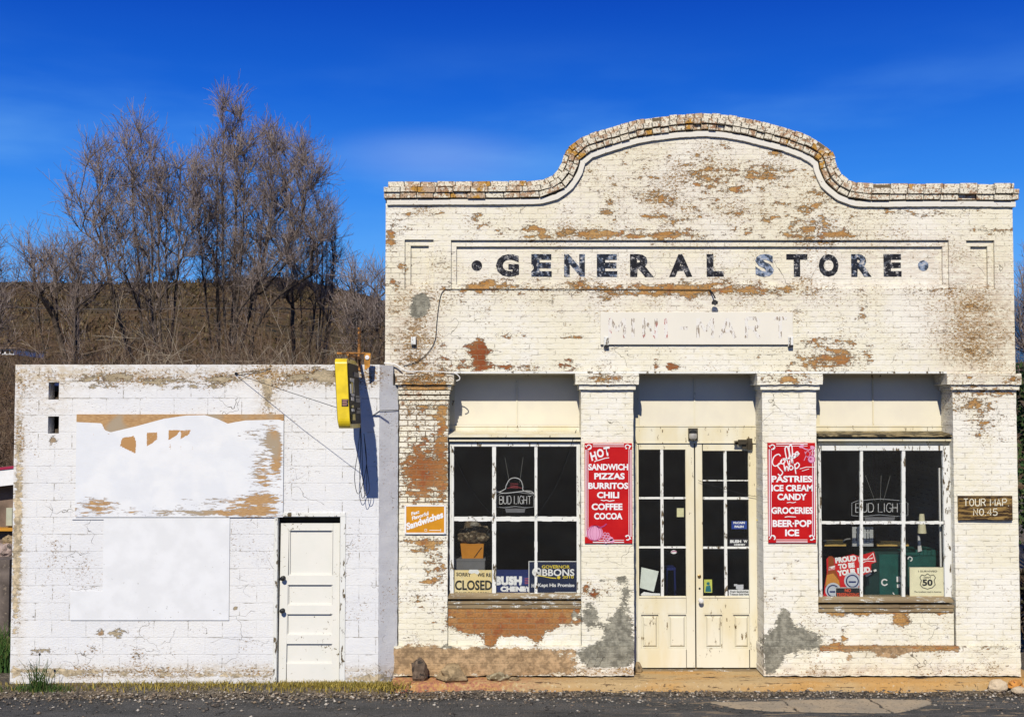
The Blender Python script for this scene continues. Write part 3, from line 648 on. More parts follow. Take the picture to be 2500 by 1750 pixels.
m = MB(); c = PV(1710, 1465, YD); m.lathe([(.028, 0), (.028, .006), (.010, .012), (.010, .035), (.024, .042), (.032, .058), (.030, .075), (.016, .088)], c, 'Y', 20); obj('knob', m, plain('white_porcelain', (.8, .78, .72), .2, .05, spec=.6), dr)
for k in (0, 1):
    m = MB(); c = PV(1640 + 0 * k, 1407, YD)
m = MB(); m.pbbox(1803, 1073, 1837, 1083, YD - .06, YD - .012, .006); m.pbox(1793, 1080, 1822, 1084, YD - .09, YD - .075); m.pbox(1795, 1076, 1802, 1084, YD - .09, YD); m.pbbox(1825, 1070, 1837, 1096, YD - .07, YD - .01, .004); m.pbox(1812, 1084, 1838, 1094, YD - .05, YD - .005)
obj('door_closer', m, plain('bronze_metal', (.10, .08, .05), .4, .3, metal=.5), dr)
m = MB(); m.tube([PV(1857, 1258, .34), PV(1857, 1262, .33), PV(1858, 1300, .325), PV(1860, 1336, .33)], .014, 8); m.tube([PV(1847, 1268, .36), PV(1853, 1274, .34), PV(1857, 1270, .33)], .006, 6)
yb = obj('yellow_weatherstrip', m, flat('yellow_plastic', (.80, .62, .06)), None); tag(yb, 'bent yellow strip hanging on the right jamb of the double doors', 'yellow strip')
# painted lettering on the frieze
L = [('G', 1239, 57, PRINTD), ('E', 1322, 50, PRINTB), ('N', 1402.6, 51, PRINTB), ('E', 1482, 50, PRINTB), ('R', 1567, 58, PRINTD), ('A', 1662, 57, PRINTD), ('L', 1746, 42, PRINTD), ('S', 1866.6, 46, PRINTS), ('T', 1945.6, 52, PRINTD), ('O', 2023, 49, PRINTD), ('R', 2103, 50, PRINTB), ('E', 2179, 44, PRINTD)]
for ch, x, w, mt in L: text(ch, x, 648, w, 56, .070, mt, store, .055, name='letter', thick=0)
for x, mt in ((1164, PRINTD), (2254, PRINTS)):
    obj('dot', MB().disc(x, 648.5, 13, .069, .0725), mt, store)
# ------------------------------------------------------------ the low block building
YB = -.22
block = thing('block_building', 'low white painted concrete block building with boarded front, left of the store', 'building', (-4, YB, 0))
bx0, bx1, bz0, bz1 = RECT(31, 890, 925, 1668, YB); bz1 = XZ(500, 890, YB)[1]
HO = [RECT(118.5, 933, 144, 975, YB), RECT(117.5, 1016, 144, 1058, YB)]; DO = RECT(676, 1262, 836, 1690, YB)
def bkeep(x, z):
    k = np.ones(x.shape, bool)
    for a, b, c, d in HO + [DO]: k &= ~((x > a) & (x < b) & (z > c) & (z < d))
    return k
def blockfields(px, py):
    peel = blob(px, py, [(60, 935, 40, 40, .10), (225, 925, 60, 14, .27), (295, 918, 30, 12, .42), (370, 930, 50, 8, .32), (440, 925, 60, 16, .22), (545, 925, 40, 12, .42), (615, 912, 20, 10, .3), (720, 925, 30, 12, .38), (780, 915, 30, 16, .38), (820, 925, 40, 20, .3), (905, 930, 20, 30, .2),
       (130, 1075, 16, 14, .42), (250, 946, 50, 5, .3), (500, 945, 120, 5, .22), (750, 948, 90, 6, .22), (60, 1090, 30, 10, .15), (285, 1545, 22, 14, .34), (245, 1545, 8, 8, .5), (100, 1590, 30, 8, .30), (230, 1585, 12, 10, .3), (335, 1600, 14, 14, .34), (575, 1486, 5, 6, .5), (160, 1585, 60, 10, .16), (420, 1590, 40, 14, .14), (200, 1400, 20, 50, .16), (90, 1280, 24, 10, .18), (130, 1320, 20, 6, .2), (70, 1500, 25, 18, .16)])
    tan = blob(px, py, [(46, 1200, 14, 250, .62), (36, 1450, 14, 200, .5), (165, 930, 50, 30, .30), (655, 960, 16, 60, .62), (640, 930, 20, 14, .4), (395, 945, 20, 30, .42), (120, 905, 40, 16, .25), (60, 1030, 24, 10, .2), (340, 940, 300, 6, .18), (720, 1640, 10, 10, .2), (200, 1640, 300, 12, .4), (600, 1650, 300, 12, .5), (120, 1640, 120, 16, .3), (915, 930, 14, 30, .45), (940, 1010, 12, 14, .5), (940, 1090, 10, 18, .42), (350, 1000, 60, 10, .15), (925, 1660, 80, 24, .5)])
    grey = blob(px, py, [(130, 1590, 60, 20, .1), (60, 920, 30, 20, .15)])
    bare = np.zeros_like(px); red = blob(px, py, [(130, 1075, 16, 14, .5), (245, 1545, 8, 8, 1)])
    dirt = np.clip(blob(px, py, [(300, 915, 500, 26, .75), (46, 1200, 14, 400, .8), (655, 960, 26, 80, .8), (500, 1640, 600, 18, .8), (800, 920, 150, 24, .6), (120, 960, 60, 80, .4)]), 0, 1)
    return np.stack([peel, tan, grey, bare, red, dirt])
hx = [bx0, bx1] + [q for h in HO + [DO] for q in h[:2]]; hz = [bz0, bz1] + [q for h in HO for q in h[2:]] + [DO[3]]
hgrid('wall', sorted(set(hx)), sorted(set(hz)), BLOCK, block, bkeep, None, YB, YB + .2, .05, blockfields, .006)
BLOCK_W = BLOCK
# splayed plaster return that meets the store's brick pilaster
rx0 = bx1; rx1 = XZ(971, 1300, 0)[0]; rz0, rz1 = RECT(925, 890, 971, 1668, -.2)[2:]
def rdepth(x, z): return (x - rx0) / (rx1 - rx0) * (-YB - .001)
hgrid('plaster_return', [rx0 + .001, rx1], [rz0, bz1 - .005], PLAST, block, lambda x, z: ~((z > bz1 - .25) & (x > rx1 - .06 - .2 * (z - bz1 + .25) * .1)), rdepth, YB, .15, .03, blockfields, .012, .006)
m = MB().box(bx0, bx0 + .2, YB + .201, 6, 0, bz1 - .01); obj('side_wall', m, BLOCK, block)
m = MB().box(bx1 - .25, bx1 - .05, YB + .201, 6, 0, bz1 - .25); obj('side_wall', m, BLOCK, block)
m = MB().box(bx0, bx1, 6, 6.2, 0, bz1 - .01); obj('back_wall', m, BLOCK, block)
m = MB().box(bx0 + .2, bx1 - .25, YB + .201, 6, bz1 - .32, bz1 - .25); obj('roof', m, plain('block_roof_felt', (.07, .065, .06), .9), block)
m = MB().box(bx0 + .21, bx1 - .26, .5, .55, .05, bz1 - .33); obj('inner_wall', m, plain('brown_interior', (.03, .022, .012), .9), block)
for h, dz in ((HO[0], .03), (HO[1], .05)):
    m = MB(); m.box(h[0] + .05, h[1] - .01, YB + .10, YB + .19, h[2] + .0, h[2] + dz, .006); m.box(h[0] + .07, h[1] - .03, YB + .14, YB + .19, h[2] + dz, h[3] - .02, .008)
    obj('broken_block', m, plain('broken_block', (.10, .075, .05), .9, .4, dirt=(.5, .45, .35), dthr=.64), block)
# door of the block building
m = MB(); Yf = YB - .012
m.pbbox(668, 1256, 676.5, 1664, Yf, YB + .1); m.pbbox(829.5, 1256, 843, 1664, Yf, YB + .1); m.pbbox(668, 1251, 843, 1261, Yf - .004, YB + .1)
obj('door_frame', m, WHITEW, block)
m = MB(); m.pbox(672, 1257, 700, 1672, YB + .13, YB + .2); m.pbox(672, 1257, 840, 1290, YB + .14, YB + .2)
obj('jamb', m, DARKGAP, block)  # near-black strips paint in the shadow gap beside and above the leaf
PD = [(705.6, 1294.5, 815, 1404), (702, 1427, 813.5, 1477), (700, 1498.5, 812, 1549.5), (697, 1571, 811, 1620)]
m = MB(); Y0 = YB + .06
dl = lambda y: 686 - (y - 1277) * .022   # leaf hangs a little out of plumb
m.pprism([(686, 1277), (679, 1668), (705.6 - 8, 1668), (705.6, 1277)], Y0, Y0 + .045)
m.pbbox(812, 1277, 829, 1668, Y0, Y0 + .045, .003)
ys = [1277] + [v for p in PD for v in (p[1], p[3])] + [1668]
for i in range(0, len(ys), 2): m.pbox(700, ys[i], 813, ys[i + 1], Y0 + .001, Y0 + .045)
dd = obj('door', m, DOORW, block)
for p in PD:
    m = MB(); m.pbox(p[0] - 6, p[1] - 1, 814, p[3] + 1, Y0 + .032, Y0 + .044); m.pbox(p[0], p[3] - 3, 812, p[3], Y0 + .014, Y0 + .032); m.pbox(p[0], p[1], p[0] + 2.5, p[3], Y0 + .011, Y0 + .022); m.pbox(809.5, p[1], 812, p[3], Y0 + .0115, Y0 + .022)
    obj('panel', m, DOORW, dd)
for x, y in ((692.5, 1410), (691, 1489)):
    m = MB(); m.lathe([(.026, 0), (.026, .008), (.011, .012), (.011, .04), (.025, .048), (.031, .062), (.024, .078), (.01, .084)], PV(x, y, Y0), 'Y', 18); obj('knob', m, IRON, dd)
m = MB(); m.pbox(681, 1409, 691, 1412.5, Y0 - .03, Y0 - .02); obj('hasp', m, IRON, dd)
# ------------------------------------------------------------ boards fixed on the block wall
def boardmat():
    g = NG('peeling_signboard'); p = g.pos(); w = g.attr('wear'); w2 = g.attr('wear2')
    n = g.noise(g.mp(p, (.55, 1, 3.2)), 13, 6, .66); n2 = g.noise(g.mp(p, (.5, 1, 4)), 40, 4, .6)
    v = g.math('ADD', g.math('ADD', n, g.math('MULTIPLY', g.math('SUBTRACT', n2, .5), .4)), w[0]); mk = g.sm(v, .78, .81)
    mk = g.math('MAXIMUM', mk, g.sm(w[1], .49, .52)); ed = g.math('MULTIPLY', g.sm(v, .73, .78), g.math('SUBTRACT', 1, mk))
    keepw = g.sm(w[2], .49, .51)
    mk = g.math('MULTIPLY', mk, g.math('SUBTRACT', 1, keepw)); ed = g.math('MULTIPLY', ed, g.math('SUBTRACT', 1, keepw))
    white = g.mix(g.sm(g.noise(p, 3, 4), .4, .6), (.85, .85, .83), (.79, .80, .80))
    plank = g.mix(g.sm(n2, .35, .65), (.40, .22, .09), (.58, .36, .16)); plank = g.mix(g.sm(g.noise(p, 2, 2), .5, .62), plank, (.42, .33, .22))
    c = g.mix(mk, white, plank); c = g.mix(g.math('MULTIPLY', ed, .6), c, (.1, .06, .03))
    gt = g.math('MULTIPLY', w2[0], g.sm(n, .35, .5), clamp=True); gw = g.sm(g.math('ADD', w2[0], g.math('MULTIPLY', g.math('SUBTRACT', n2, .5), 1.4)), .5, .55)
    c = g.mix(gw, c, (.50, .27, .10))
    return g.out(c, .7, g.math('SUBTRACT', g.math('MULTIPLY', n2, .6), mk), .4, .006, 0, .3)
def boardfields(px, py):
    arch = np.interp(px, [185, 248, 256, 270, 330, 400, 455, 500, 530, 556, 575, 600, 690], [1030, 1033, 1050, 1055, 1041, 1022, 1014, 1013, 1022, 1034, 1030, 1026, 1024])
    inside = np.clip((py - arch) / 5 + .5, 0, 1) * np.clip((585 - px) / 10, 0, 1)
    peel = blob(px, py, [(640, 1090, 30, 110, .12), (668, 1070, 22, 28, .42), (678, 1120, 14, 40, .36), (560, 1060, 60, 14, .26), (640, 1170, 40, 60, .2), (560, 1225, 130, 14, .22), (400, 1250, 280, 12, .24), (240, 1225, 50, 12, .3), (620, 1250, 60, 16, .3), (640, 1215, 50, 12, .22), (220, 1240, 60, 16, .14), (500, 1252, 60, 6, .2)]) - .2 * np.clip((1200 - py) / 30, 0, 1) * np.clip((540 - px) / 40, 0, 1) + .02
    brown = np.clip((arch - py) / 5 + .5, 0, 1) + blob(px, py, [(690, 1050, 6, 60, .5)])
    keep = inside * np.clip((1195 - py) / 10, 0, 1)
    def tri(pts):
        s = np.full(px.shape, 1e3)
        for (ax, ay), (bx_, by) in zip(pts, pts[1:] + pts[:1]):
            L_ = math.hypot(bx_ - ax, by - ay); s = np.minimum(s, ((bx_ - ax) * (py - ay) - (by - ay) * (px - ax)) / L_)
        return np.clip(s / 2 + .5, 0, 1)
    gh = tri([(293, 1088), (298, 1070), (326, 1064), (331, 1075), (331, 1107)]) + tri([(294, 1086), (300, 1068), (330, 1068), (331, 1100), (318, 1090)])
    gh = gh + .75 * tri([(358, 1055), (385, 1054), (385, 1074), (372, 1082), (358, 1093)]) + tri([(411, 1050), (440, 1050), (432, 1062), (411, 1075)]) + .7 * tri([(440, 1049), (467, 1048), (462, 1060), (440, 1073)])
    gh = gh + .6 * blob(px, py, [(415, 1090, 3, 12, 1), (441, 1093, 2, 10, 1), (470, 1095, 2, 10, .8), (228, 1060, 2, 8, 1), (264, 1058, 5, 3, 1)])
    return np.stack([peel, brown, keep, np.clip(gh, 0, 1), brown * 0, brown * 0])
q = RECT(185, 1011, 691.5, 1262, YB - .024)
sb = hgrid('signboard', [q[0], q[1]], [q[2], q[3]], boardmat(), None, None, None, YB - .024, YB - .003, .014, boardfields, .003)
tag(sb, 'long painted signboard with brown peeling edges and faint letter scraps on the block wall', 'signboard')
q = RECT(172, 1256, 559, 1514, YB - .03)
def b2f(px, py):
    z = np.zeros_like(px)
    # lower board with a missing corner piece at its upper left
    return np.stack([blob(px, py, [(345, 1512, 60, 4, .2)]), z, z, z, z, z])
def b2keep(x, z):
    px, py = to_px(x, YB - .03, z); return (px > 250) | (py > 1443) | (py < 1268)
q1 = XZ(250, 1400, YB - .03)[0]; q2 = XZ(300, 1443, YB - .03)[1]; q3 = XZ(300, 1268, YB - .03)[1]
B2M = wood('white_board_paint', (.85, .85, .83), (.79, .79, .77), (.66, .63, .55), .69, (1, 1, 1))
lb = hgrid('window_board', [q[0], q1, q[1]], sorted([q[2], q2, q3, XZ(300, 1264, YB - .03)[1]]), B2M, None, b2keep, None, YB - .014, YB - .003, .04, b2f, .003)
tag(lb, 'plain smooth white board nailed over a window on the block wall, below the signboard', 'board')
# ------------------------------------------------------------ yellow sign on its bracket
YF, YK = -1.38, -.43
ys_ = thing('projecting_sign', 'narrow yellow edged projecting sign with black side, hung over the block wall', 'sign', PV(838, 960, YB))
xl, xr = XZ(826, 960, YF)[0], XZ(855, 960, YF)[0]; zt = XZ(840, 874, YF)[1]; zb = XZ(840, 1046, YF)[1]
def rr(y0, y1, z0, z1, r, n=6):
    P = []
    for cy, cz, a0 in ((y1 - r * .3, z0 + r * .3, -90), (y1 - r * .3, z1 - r * .3, 0), (y0 + r, z1 - r * .55, 90), (y0 + r, z0 + r, 180)):
        ra = r * .3 if cy > y0 + r + .01 else r
        rz = r * .55 if (a0 == 90) else ra
        for i in range(n + 1): a = R(a0 + 90 * i / n); P.append((cy + ra * math.cos(a), cz + rz * math.sin(a)))
    return P
def shx(mb_): mb_.v = [(x + (z - zb) * -.055, y, z) for x, y, z in mb_.v]; return mb_
m = MB(); xprism(m, rr(YF, YK, zb, zt, .11), xl, xr)
YEL = plain('yellow_sign_paint', (.88, .64, .02), .35, .12, dirt=(.35, .22, .02), dthr=.66, spec=.5)
obj('cabinet', shx(m), YEL, ys_)
m = MB(); xprism(m, rr(YF + .05, YK - .03, zb + .05, zt - .05, .08), xr, xr + .012); obj('face_panel', shx(m), plain('black_sign_face', (.015, .013, .008), .7, .3, dirt=(.08, .06, .03), dthr=.6), ys_)
m = MB(); xprism(m, rr(YF + .05, YK - .03, zb + .05, zt - .05, .08), xl - .012, xl); obj('face_panel', shx(m), bpy.data.materials['black_sign_face'], ys_)
def yzb(mb_, a, b, c, d, x=0.):  # patch on the right face; a,b along Y 0..1 from front, c,d along Z 0..1
    y0, y1 = YF + .06 + (YK - YF - .1) * a, YF + .06 + (YK - YF - .1) * b; z0, z1 = zb + .06 + (zt - zb - .12) * c, zb + .06 + (zt - zb - .12) * d
    return mb_.box(xr + .0125, xr + .020 + x, y0, y1, z0, z1, .004)
mt_ = flat('grey_lettering', (.16, .15, .13))
for t in ((.45, .97, .80, .88), (.5, .97, .36, .43), (.48, .98, .44, .475), (.5, .95, .16, .22), (.55, .97, .235, .255)): m = MB(); yzb(m, *t); obj('lettering', shx(m), mt_, ys_)
mt_ = flat('white_lettering', (.75, .72, .6))
for t in ((.03, .42, .70, .76), (.02, .10, .50, .66), (.30, .40, .52, .70), (.05, .36, .46, .50), (.04, .30, .38, .44), (.04, .3, .20, .24)): m = MB(); yzb(m, *t); obj('lettering', shx(m), mt_, ys_)
mt_ = YEL
for t in ((.10, .28, .51, .69), (.08, .34, .05, .15), (.06, .26, .26, .30)): m = MB(); yzb(m, *t); obj('lettering', shx(m), mt_, ys_)
m = MB(); q = RECT(834, 974, 850.5, 992, YF - .002); m.box(q[0], q[1], YF - .004, YF + .001, q[2], q[3])
st = obj('sticker', m, IRON, ys_)
m = MB()
for k in range(4): q = RECT(836, 976 + 4 * k, 848.5 - 2 * (k % 2), 978 + 4 * k, YF - .005); m.box(q[0], q[1], YF - .0065, YF - .004, q[2], q[3])
obj('lettering', m, plain('sticker_print', (.5, .25, .2), .6), st)
xb = (xl + xr) / 2
m = MB(); m.tube([(xb + .02, YF + .12, zt + .05), (xb + .02, YB + .02, zt + .05)], .018, 8); m.tube([(xb + .02, YB - .02, zt + .42), (xb + .02, YB + .0, zt - .1)], .02, 8); m.tube([(xb - .12, YF + .25, zt + .065), (xb + .2, YF + .25, zt + .065)], .012, 6); m.tube([(xb + .02, YF + .2, zt - .02), (xb + .02, YF + .2, zt + .06)], .012, 6); m.tube([(xb + .02, YK - .1, zt - .02), (xb + .02, YK - .1, zt + .06)], .012, 6)
obj('bracket', m, RUSTY, ys_)
m = MB(); cx, cz = xb + .14, zt + .0
m.add(*(lambda pts: ([(x, YK + y, z) for x, y, z in pts], [(0, 1, 2, 3), (7, 6, 5, 4), (0, 4, 5, 1), (1, 5, 6, 2), (2, 6, 7, 3), (3, 7, 4, 0)]))([(cx - .03, 0, cz - .1), (cx + .03, 0, cz - .06), (cx + .04, 0, cz + .1), (cx - .04, 0, cz + .11), (cx - .03, .02, cz - .1), (cx + .03, .02, cz - .06), (cx + .04, .02, cz + .1), (cx - .04, .02, cz + .11)]))
ear = obj('bracket_plate', m, plain('rust_plate', (.55, .25, .04), .7, .4), ys_)
m = MB(); m.lathe([(.026, 0), (.026, .012), (.010, .014)], (cx, YK, cz + .05), 'Y', 14); obj('insulator', m, WHITEP, ear)
# wires of the sign
def wire(name, pts, r, lab, cat, mat=BLACKC, k=6, sm=True, group=None):
    m = MB(); m.tube(catmull(pts, 8) if sm and len(pts) > 2 else pts, r, k); return tag(obj(name, m, mat, None, True), lab, cat, group)
m = MB(); hub = PV(575, 912, YB - .03)
m.tube([hub, PV(640, 904, YB - .02), PV(712, 890, YB + .05)], .0035, 5); m.tube([hub, PV(700, 955, -.8), PV(829, 997, YF + .1)], .0035, 5); m.lathe([(.018, 0), (.018, .02), (.006, .03)], PV(577, 912, YB), 'Y', 10)
tag(obj('guy_wire', m, BLACKC), 'thin black guy wires running from a hook in the block wall to the yellow sign', 'wire')
m = MB()
a0 = (xr + .0, YK - .02, zb + .03)
for dx, dz, bt in ((-.06, 0, -.80), (.0, .0, -.86), (.035, .0, -.82)):
    b0 = Vector(a0); P = [b0, b0 + Vector((dx * .5, .03, -.3)), b0 + Vector((dx - .01, .04, -.6)), b0 + Vector((dx + .02, .045, bt)), b0 + Vector((dx + .07, .04, -.75)), b0 + Vector((.07, .04, -.45)), b0 + Vector((.04, .02, -.1))]
    m.tube(catmull(P, 6), .004, 5)
tag(obj('cable_loop', m, BLACKC), 'black cables hanging in a long loop under the yellow sign', 'cable')
m = MB(); m.tube([PV(910, 1014, YB - .01), PV(928, 1002, YB - .01), PV(972, 1001, -.02)], .004, 5)
tag(obj('thin_wire', m, BLACKC), 'short thin wire stapled across the plaster corner beside the brick pilaster', 'wire')
# ------------------------------------------------------------ wires and fittings on the store
Yw = -.014
wire('conduit', [PV(1735, 708, Yw), PV(1500, 706.5, Yw), PV(1300, 706, Yw), PV(1110, 706, Yw), PV(1085, 708, Yw), PV(1075, 725, Yw), PV(1070, 755, Yw), PV(1066, 790, Yw), PV(1062, 830, Yw), PV(1045, 860, Yw), PV(1018, 882, Yw), PV(985, 893, Yw)], .004, 'dark cable running under the painted frieze and curving down to the left corner', 'cable')
m = MB(); m.tube(catmull([PV(1733, 708, Yw), PV(1741, 718, -.06), PV(1746, 728, -.1)], 5), .009, 8); m.lathe([(.010, .02), (.035, 0), (.04, -.03), (.03, -.035)], PV(1745, 736, -.1), 'Z', 14); m.tube([PV(1741, 732, -.1), PV(1747, 739, -.12), PV(1753, 736, -.12)], .006, 6)
tag(obj('lamp_holder', m, IRON), 'small black bent lamp holder at the end of the cable under the lettering', 'lamp')
m = MB(); m.tube(catmull([PV(938, 886, -.05), PV(965, 890, -.06), PV(985, 903, -.1), PV(1002, 908, -.1), PV(1020, 906, -.09)], 6), .011, 7); m.tube(catmull([PV(1020, 906, -.09), PV(1060, 907, -.1), PV(1105, 910, -.1), PV(1120, 918, -.1), PV(1122, 926, -.1), PV(1114, 930, -.1)], 6), .007, 6)
tag(obj('service_cable', m, plain('white_cable', (.75, .72, .65), .5)), 'white service cable crossing the capital of the left brick pilaster', 'cable')
m = MB(); m.pbbox(1003, 822, 1015, 841, -.06, .0, .006); m.pbox(1006, 826, 1009, 838, -.066, -.06); tag(obj('junction_box', m, WHITEW), 'small white box screwed to the stained brick at the upper left corner', 'junction box')
# porch light over the doors
pl = thing('porch_light', 'old round porch light above the double doors', 'lamp', PV(1692, 1062, .4))
m = MB(); m.pbbox(1681, 1045, 1704, 1074, .36, .399, .01); obj('base', m, plain('tarnished_metal', (.09, .08, .06), .4, .4, metal=.5), pl)
m = MB(); c = PV(1692, 1064, .3); m.lathe([(.02, .045), (.045, .03), (.05, 0), (.045, -.03), (.02, -.05)], c, 'Z', 18); obj('globe', m, plain('frosted_lamp_glass', (.45, .42, .36), .25, .2, spec=.6), pl)
m = MB(); c = PV(1692, 1053, .3); m.lathe([(.03, .02), (.055, .0), (.055, -.012)], c, 'Z', 18); m.tube([PV(1692, 1050, .3), PV(1692, 1050, .37)], .014, 8); obj('cap', m, IRON, pl)
wire('hanging_wire', [PV(1101, 1088, .10), PV(1118, 1130, .10), PV(1145, 1185, .10), PV(1176, 1228, .10), PV(1208, 1262, .10)], .0035, 'thin black wire drooping across the upper left pane of the left window', 'wire')
wire('hanging_wire', [PV(1407, 1049, .30), PV(1398, 1075, .06), PV(1384, 1120, .08), PV(1360, 1180, .10), PV(1330, 1230, .10), PV(1306, 1262, .10)], .0035, 'thin black wire drooping across the upper right pane of the left window', 'wire')
wire('door_wire', [PV(1705, 1172, .37), PV(1730, 1182, .37), PV(1780, 1196, .37), PV(1825, 1208, .37), PV(1861, 1214, .37)], .003, 'thin wire slung across the upper panes of the right door leaf', 'wire')
# ------------------------------------------------------------ hanging signs with writing
RED = wood('red_enamel', (.50, .006, .008), (.58, .012, .010), (.55, .12, .03), .70, (1, 1, 1), .35)
REDD = flat('dark_red_enamel', (.22, .004, .01), .4)
LET = plain('white_enamel', (.88, .86, .83), .45, .04)
PINK = flat('pink_enamel', (.75, .35, .5), .5); PINKD = flat('magenta_enamel', (.45, .05, .18), .5)
BLK = flat('black_print', (.02, .02, .02), .5)
def scroll(px, py, fx, fy, par, r=5.5):
    m = MB(); c = (px, py)
    m.ring(px, py, r, 2.6, -.0335, -.027, 16, 1, R(-60 if fx * fy > 0 else -120), R(190 if fx * fy > 0 else 150), 0)
    m.disc(px - fx * r * .55, py - fy * -r * .55, 2.1, -.0337, -.027, 12)
    m.stroke([(px + fx * r, py + fy * 1), (px + fx * (r + 3), py - fy * 4)], 2.2, -.0332, -.027)
    obj('scroll', m, LET, par)
def redsign(x0, y0, x1, y1, label, group='red menu signs on the pilasters'):
    c = PV((x0 + x1) / 2, y1, -.026); t = thing('menu_sign', label, 'sign', c, group)
    m = MB(); m.pbbox(x0, y0, x1, y1, -.026, -.003, .002); obj('panel', m, RED, t)
    m = MB()
    for k, w in ((3, 2.2), (8, 1.2)):
        m.stroke([(x0 + k, y0 + 16), (x0 + k, y1 - 16)], w, -.0285, -.0255); m.stroke([(x1 - k, y0 + 16), (x1 - k, y1 - 16)], w, -.0285, -.0255)
        m.stroke([(x0 + 20, y0 + k), (x1 - 20, y0 + k)], w, -.0285, -.0255); m.stroke([(x0 + 20, y1 - k), (x1 - 20, y1 - k)], w, -.0285, -.0255)
    obj('border', m, LET, t)
    m = MB(); m.stroke([(x0 + 5.6, y0 + 16), (x0 + 5.6, y1 - 16)], 1.3, -.0283, -.0255); m.stroke([(x1 - 5.6, y0 + 16), (x1 - 5.6, y1 - 16)], 1.3, -.0283, -.0255); obj('border', m, PINKD, t)
    return t
s1 = redsign(1427.5, 1081.5, 1543.5, 1326, 'red enamel menu sign reading HOT SANDWICH PIZZAS BURRITOS CHILI COFFEE COCOA')
def lines(par, L, bold=.045, mat=LET, Y=-.0292):
    for body, cx, cy, w, h, rot in L: text(body, cx, cy, w, h, Y, mat, par, bold, rot)
def thick(par, L, Y=-.0292, d=.0001, **k): lines(par, L, **k)
lines(s1, [('H', 1449, 1113, 14, 21, 14), ('O', 1465.5, 1106, 17, 21, 10), ('T', 1482, 1101.5, 15, 22, 8), ('SANDWICH', 1485, 1139.7, 97, 15.5, 0), ('PIZZAS', 1488, 1162, 74, 15.5, 0), ('BURRITOS', 1485, 1185.5, 97, 15.5, 0), ('CHILI', 1484.5, 1208, 54, 15.5, 0), ('COFFEE', 1482, 1236.5, 75, 16, 0), ('COCOA', 1485, 1259.5, 69, 16, 0)], .04)
m = MB(); m.stroke([(1451, 1127), (1456, 1124), (1463, 1123), (1470, 1120.5), (1478, 1118), (1487, 1117)], 2.0, -.0292, -.0255)
m.stroke([(1467, 1220), (1474, 1222), (1480, 1220.5), (1488, 1223), (1500, 1221)], 1.9, -.0292, -.0255); obj('flourish', m, LET, s1)
scroll(1438, 1091, -1, 1, s1); scroll(1532, 1091, 1, 1, s1); scroll(1532, 1312, 1, -1, s1)
m = MB(); m.disc(1452, 1301, 19, -.0292, -.0255, 30, 1.06)
pk = obj('pumpkin', m, PINK, s1)
m = MB()
for sx in (.25, .6, .92): m.ring(1452, 1301, 18.5, 1.4, -.0310, -.0290, 24, sx * 1.05)
m.stroke([(1457, 1284), (1463, 1288), (1474, 1284), (1481, 1278)], 3.2, -.031, -.0255)
obj('outline', m, PINKD, pk)
m = MB()
for i, (dx, dy) in enumerate([(0, 0), (7, 1), (-5, 6), (3, 7), (10, 8), (-1, 13), (6, 14), (2, 19)]): m.ring(1477 + dx, 1303 + dy, 3.2, 1.6, -.030, -.0255, 12)
for dx, dy in ((14, 12), (17, 17)): m.disc(1477 + dx, 1303 + dy, 5, -.0295, -.0255, 14, 1.2)
obj('grapes', m, PINK, s1)
s2 = redsign(1875, 1080.5, 1991.5, 1325, 'red enamel menu sign reading Coffee Shop PASTRIES ICE CREAM CANDY GROCERIES BEER POP ICE')
lines(s2, [('PASTRIES', 1933.5, 1168.8, 99, 16, 0), ('ICE CREAM', 1934, 1191, 101, 16, 0), ('CANDY', 1933.5, 1212.5, 71, 16, 0), ('GROCERIES', 1934, 1245.7, 101, 16.5, 0), ('BEER·POP', 1934, 1277.3, 95, 17, 0), ('ICE', 1934, 1300, 34, 16.5, 0)], .04)
def script(par, strokes, w=2.7, Y0=-.0292, mat=LET, nm='lettering'):
    m = MB()
    for k, s in enumerate(strokes): m.stroke([(p.x, p.y) for p in catmull([(a, b, 0) for a, b in s], 5)], w, Y0 - .0004 * k, -.0255)
    return obj(nm, m, mat, par)
C4 = lambda L: [(1700 + a / 2.87, 700 + b / 2.87) for a, b in L]
script(s2, [C4([(590, 1185), (575, 1172), (545, 1190), (533, 1230), (550, 1255), (585, 1240), (600, 1215)]),
            C4([(605, 1205), (590, 1225), (605, 1240), (622, 1222), (605, 1205), (632, 1205)]),
            C4([(625, 1215), (652, 1190), (640, 1125), (622, 1130), (628, 1180), (650, 1255), (655, 1215)]),
            C4([(650, 1205), (672, 1180), (668, 1112), (650, 1120), (655, 1170), (675, 1240), (672, 1195)]),
            C4([(668, 1200), (690, 1185), (690, 1170), (675, 1175), (682, 1200), (705, 1180)]),
            C4([(697, 1190), (712, 1168), (710, 1155), (697, 1163), (704, 1185), (722, 1165)]),
            C4([(605, 1240), (585, 1235), (570, 1252), (585, 1275), (605, 1300), (590, 1322), (572, 1310)]),
            C4([(612, 1230), (622, 1290), (628, 1262), (640, 1262), (645, 1290)]),
            C4([(665, 1250), (650, 1265), (662, 1282), (678, 1268), (665, 1250)]),
            C4([(688, 1240), (698, 1310)]), C4([(692, 1248), (710, 1232), (722, 1250), (705, 1272), (694, 1265)])])
m = MB(); m.stroke(C4([(725, 1275), (770, 1262), (832, 1262)]), 1.6, -.0292, -.0255); m.stroke(C4([(740, 1290), (790, 1275)]), 1.2, -.0292, -.0255)
m.stroke([(1921, 1227), (1928, 1225.5), (1936, 1227), (1943, 1225)], 1.6, -.0292, -.0255); m.stroke([(1916, 1262), (1924, 1260.5), (1943, 1261.5)], 1.8, -.0292, -.0255); obj('flourish', m, LET, s2)
scroll(1886, 1091, -1, 1, s2); scroll(1887, 1312, -1, -1, s2); scroll(1981, 1312, 1, -1, s2)
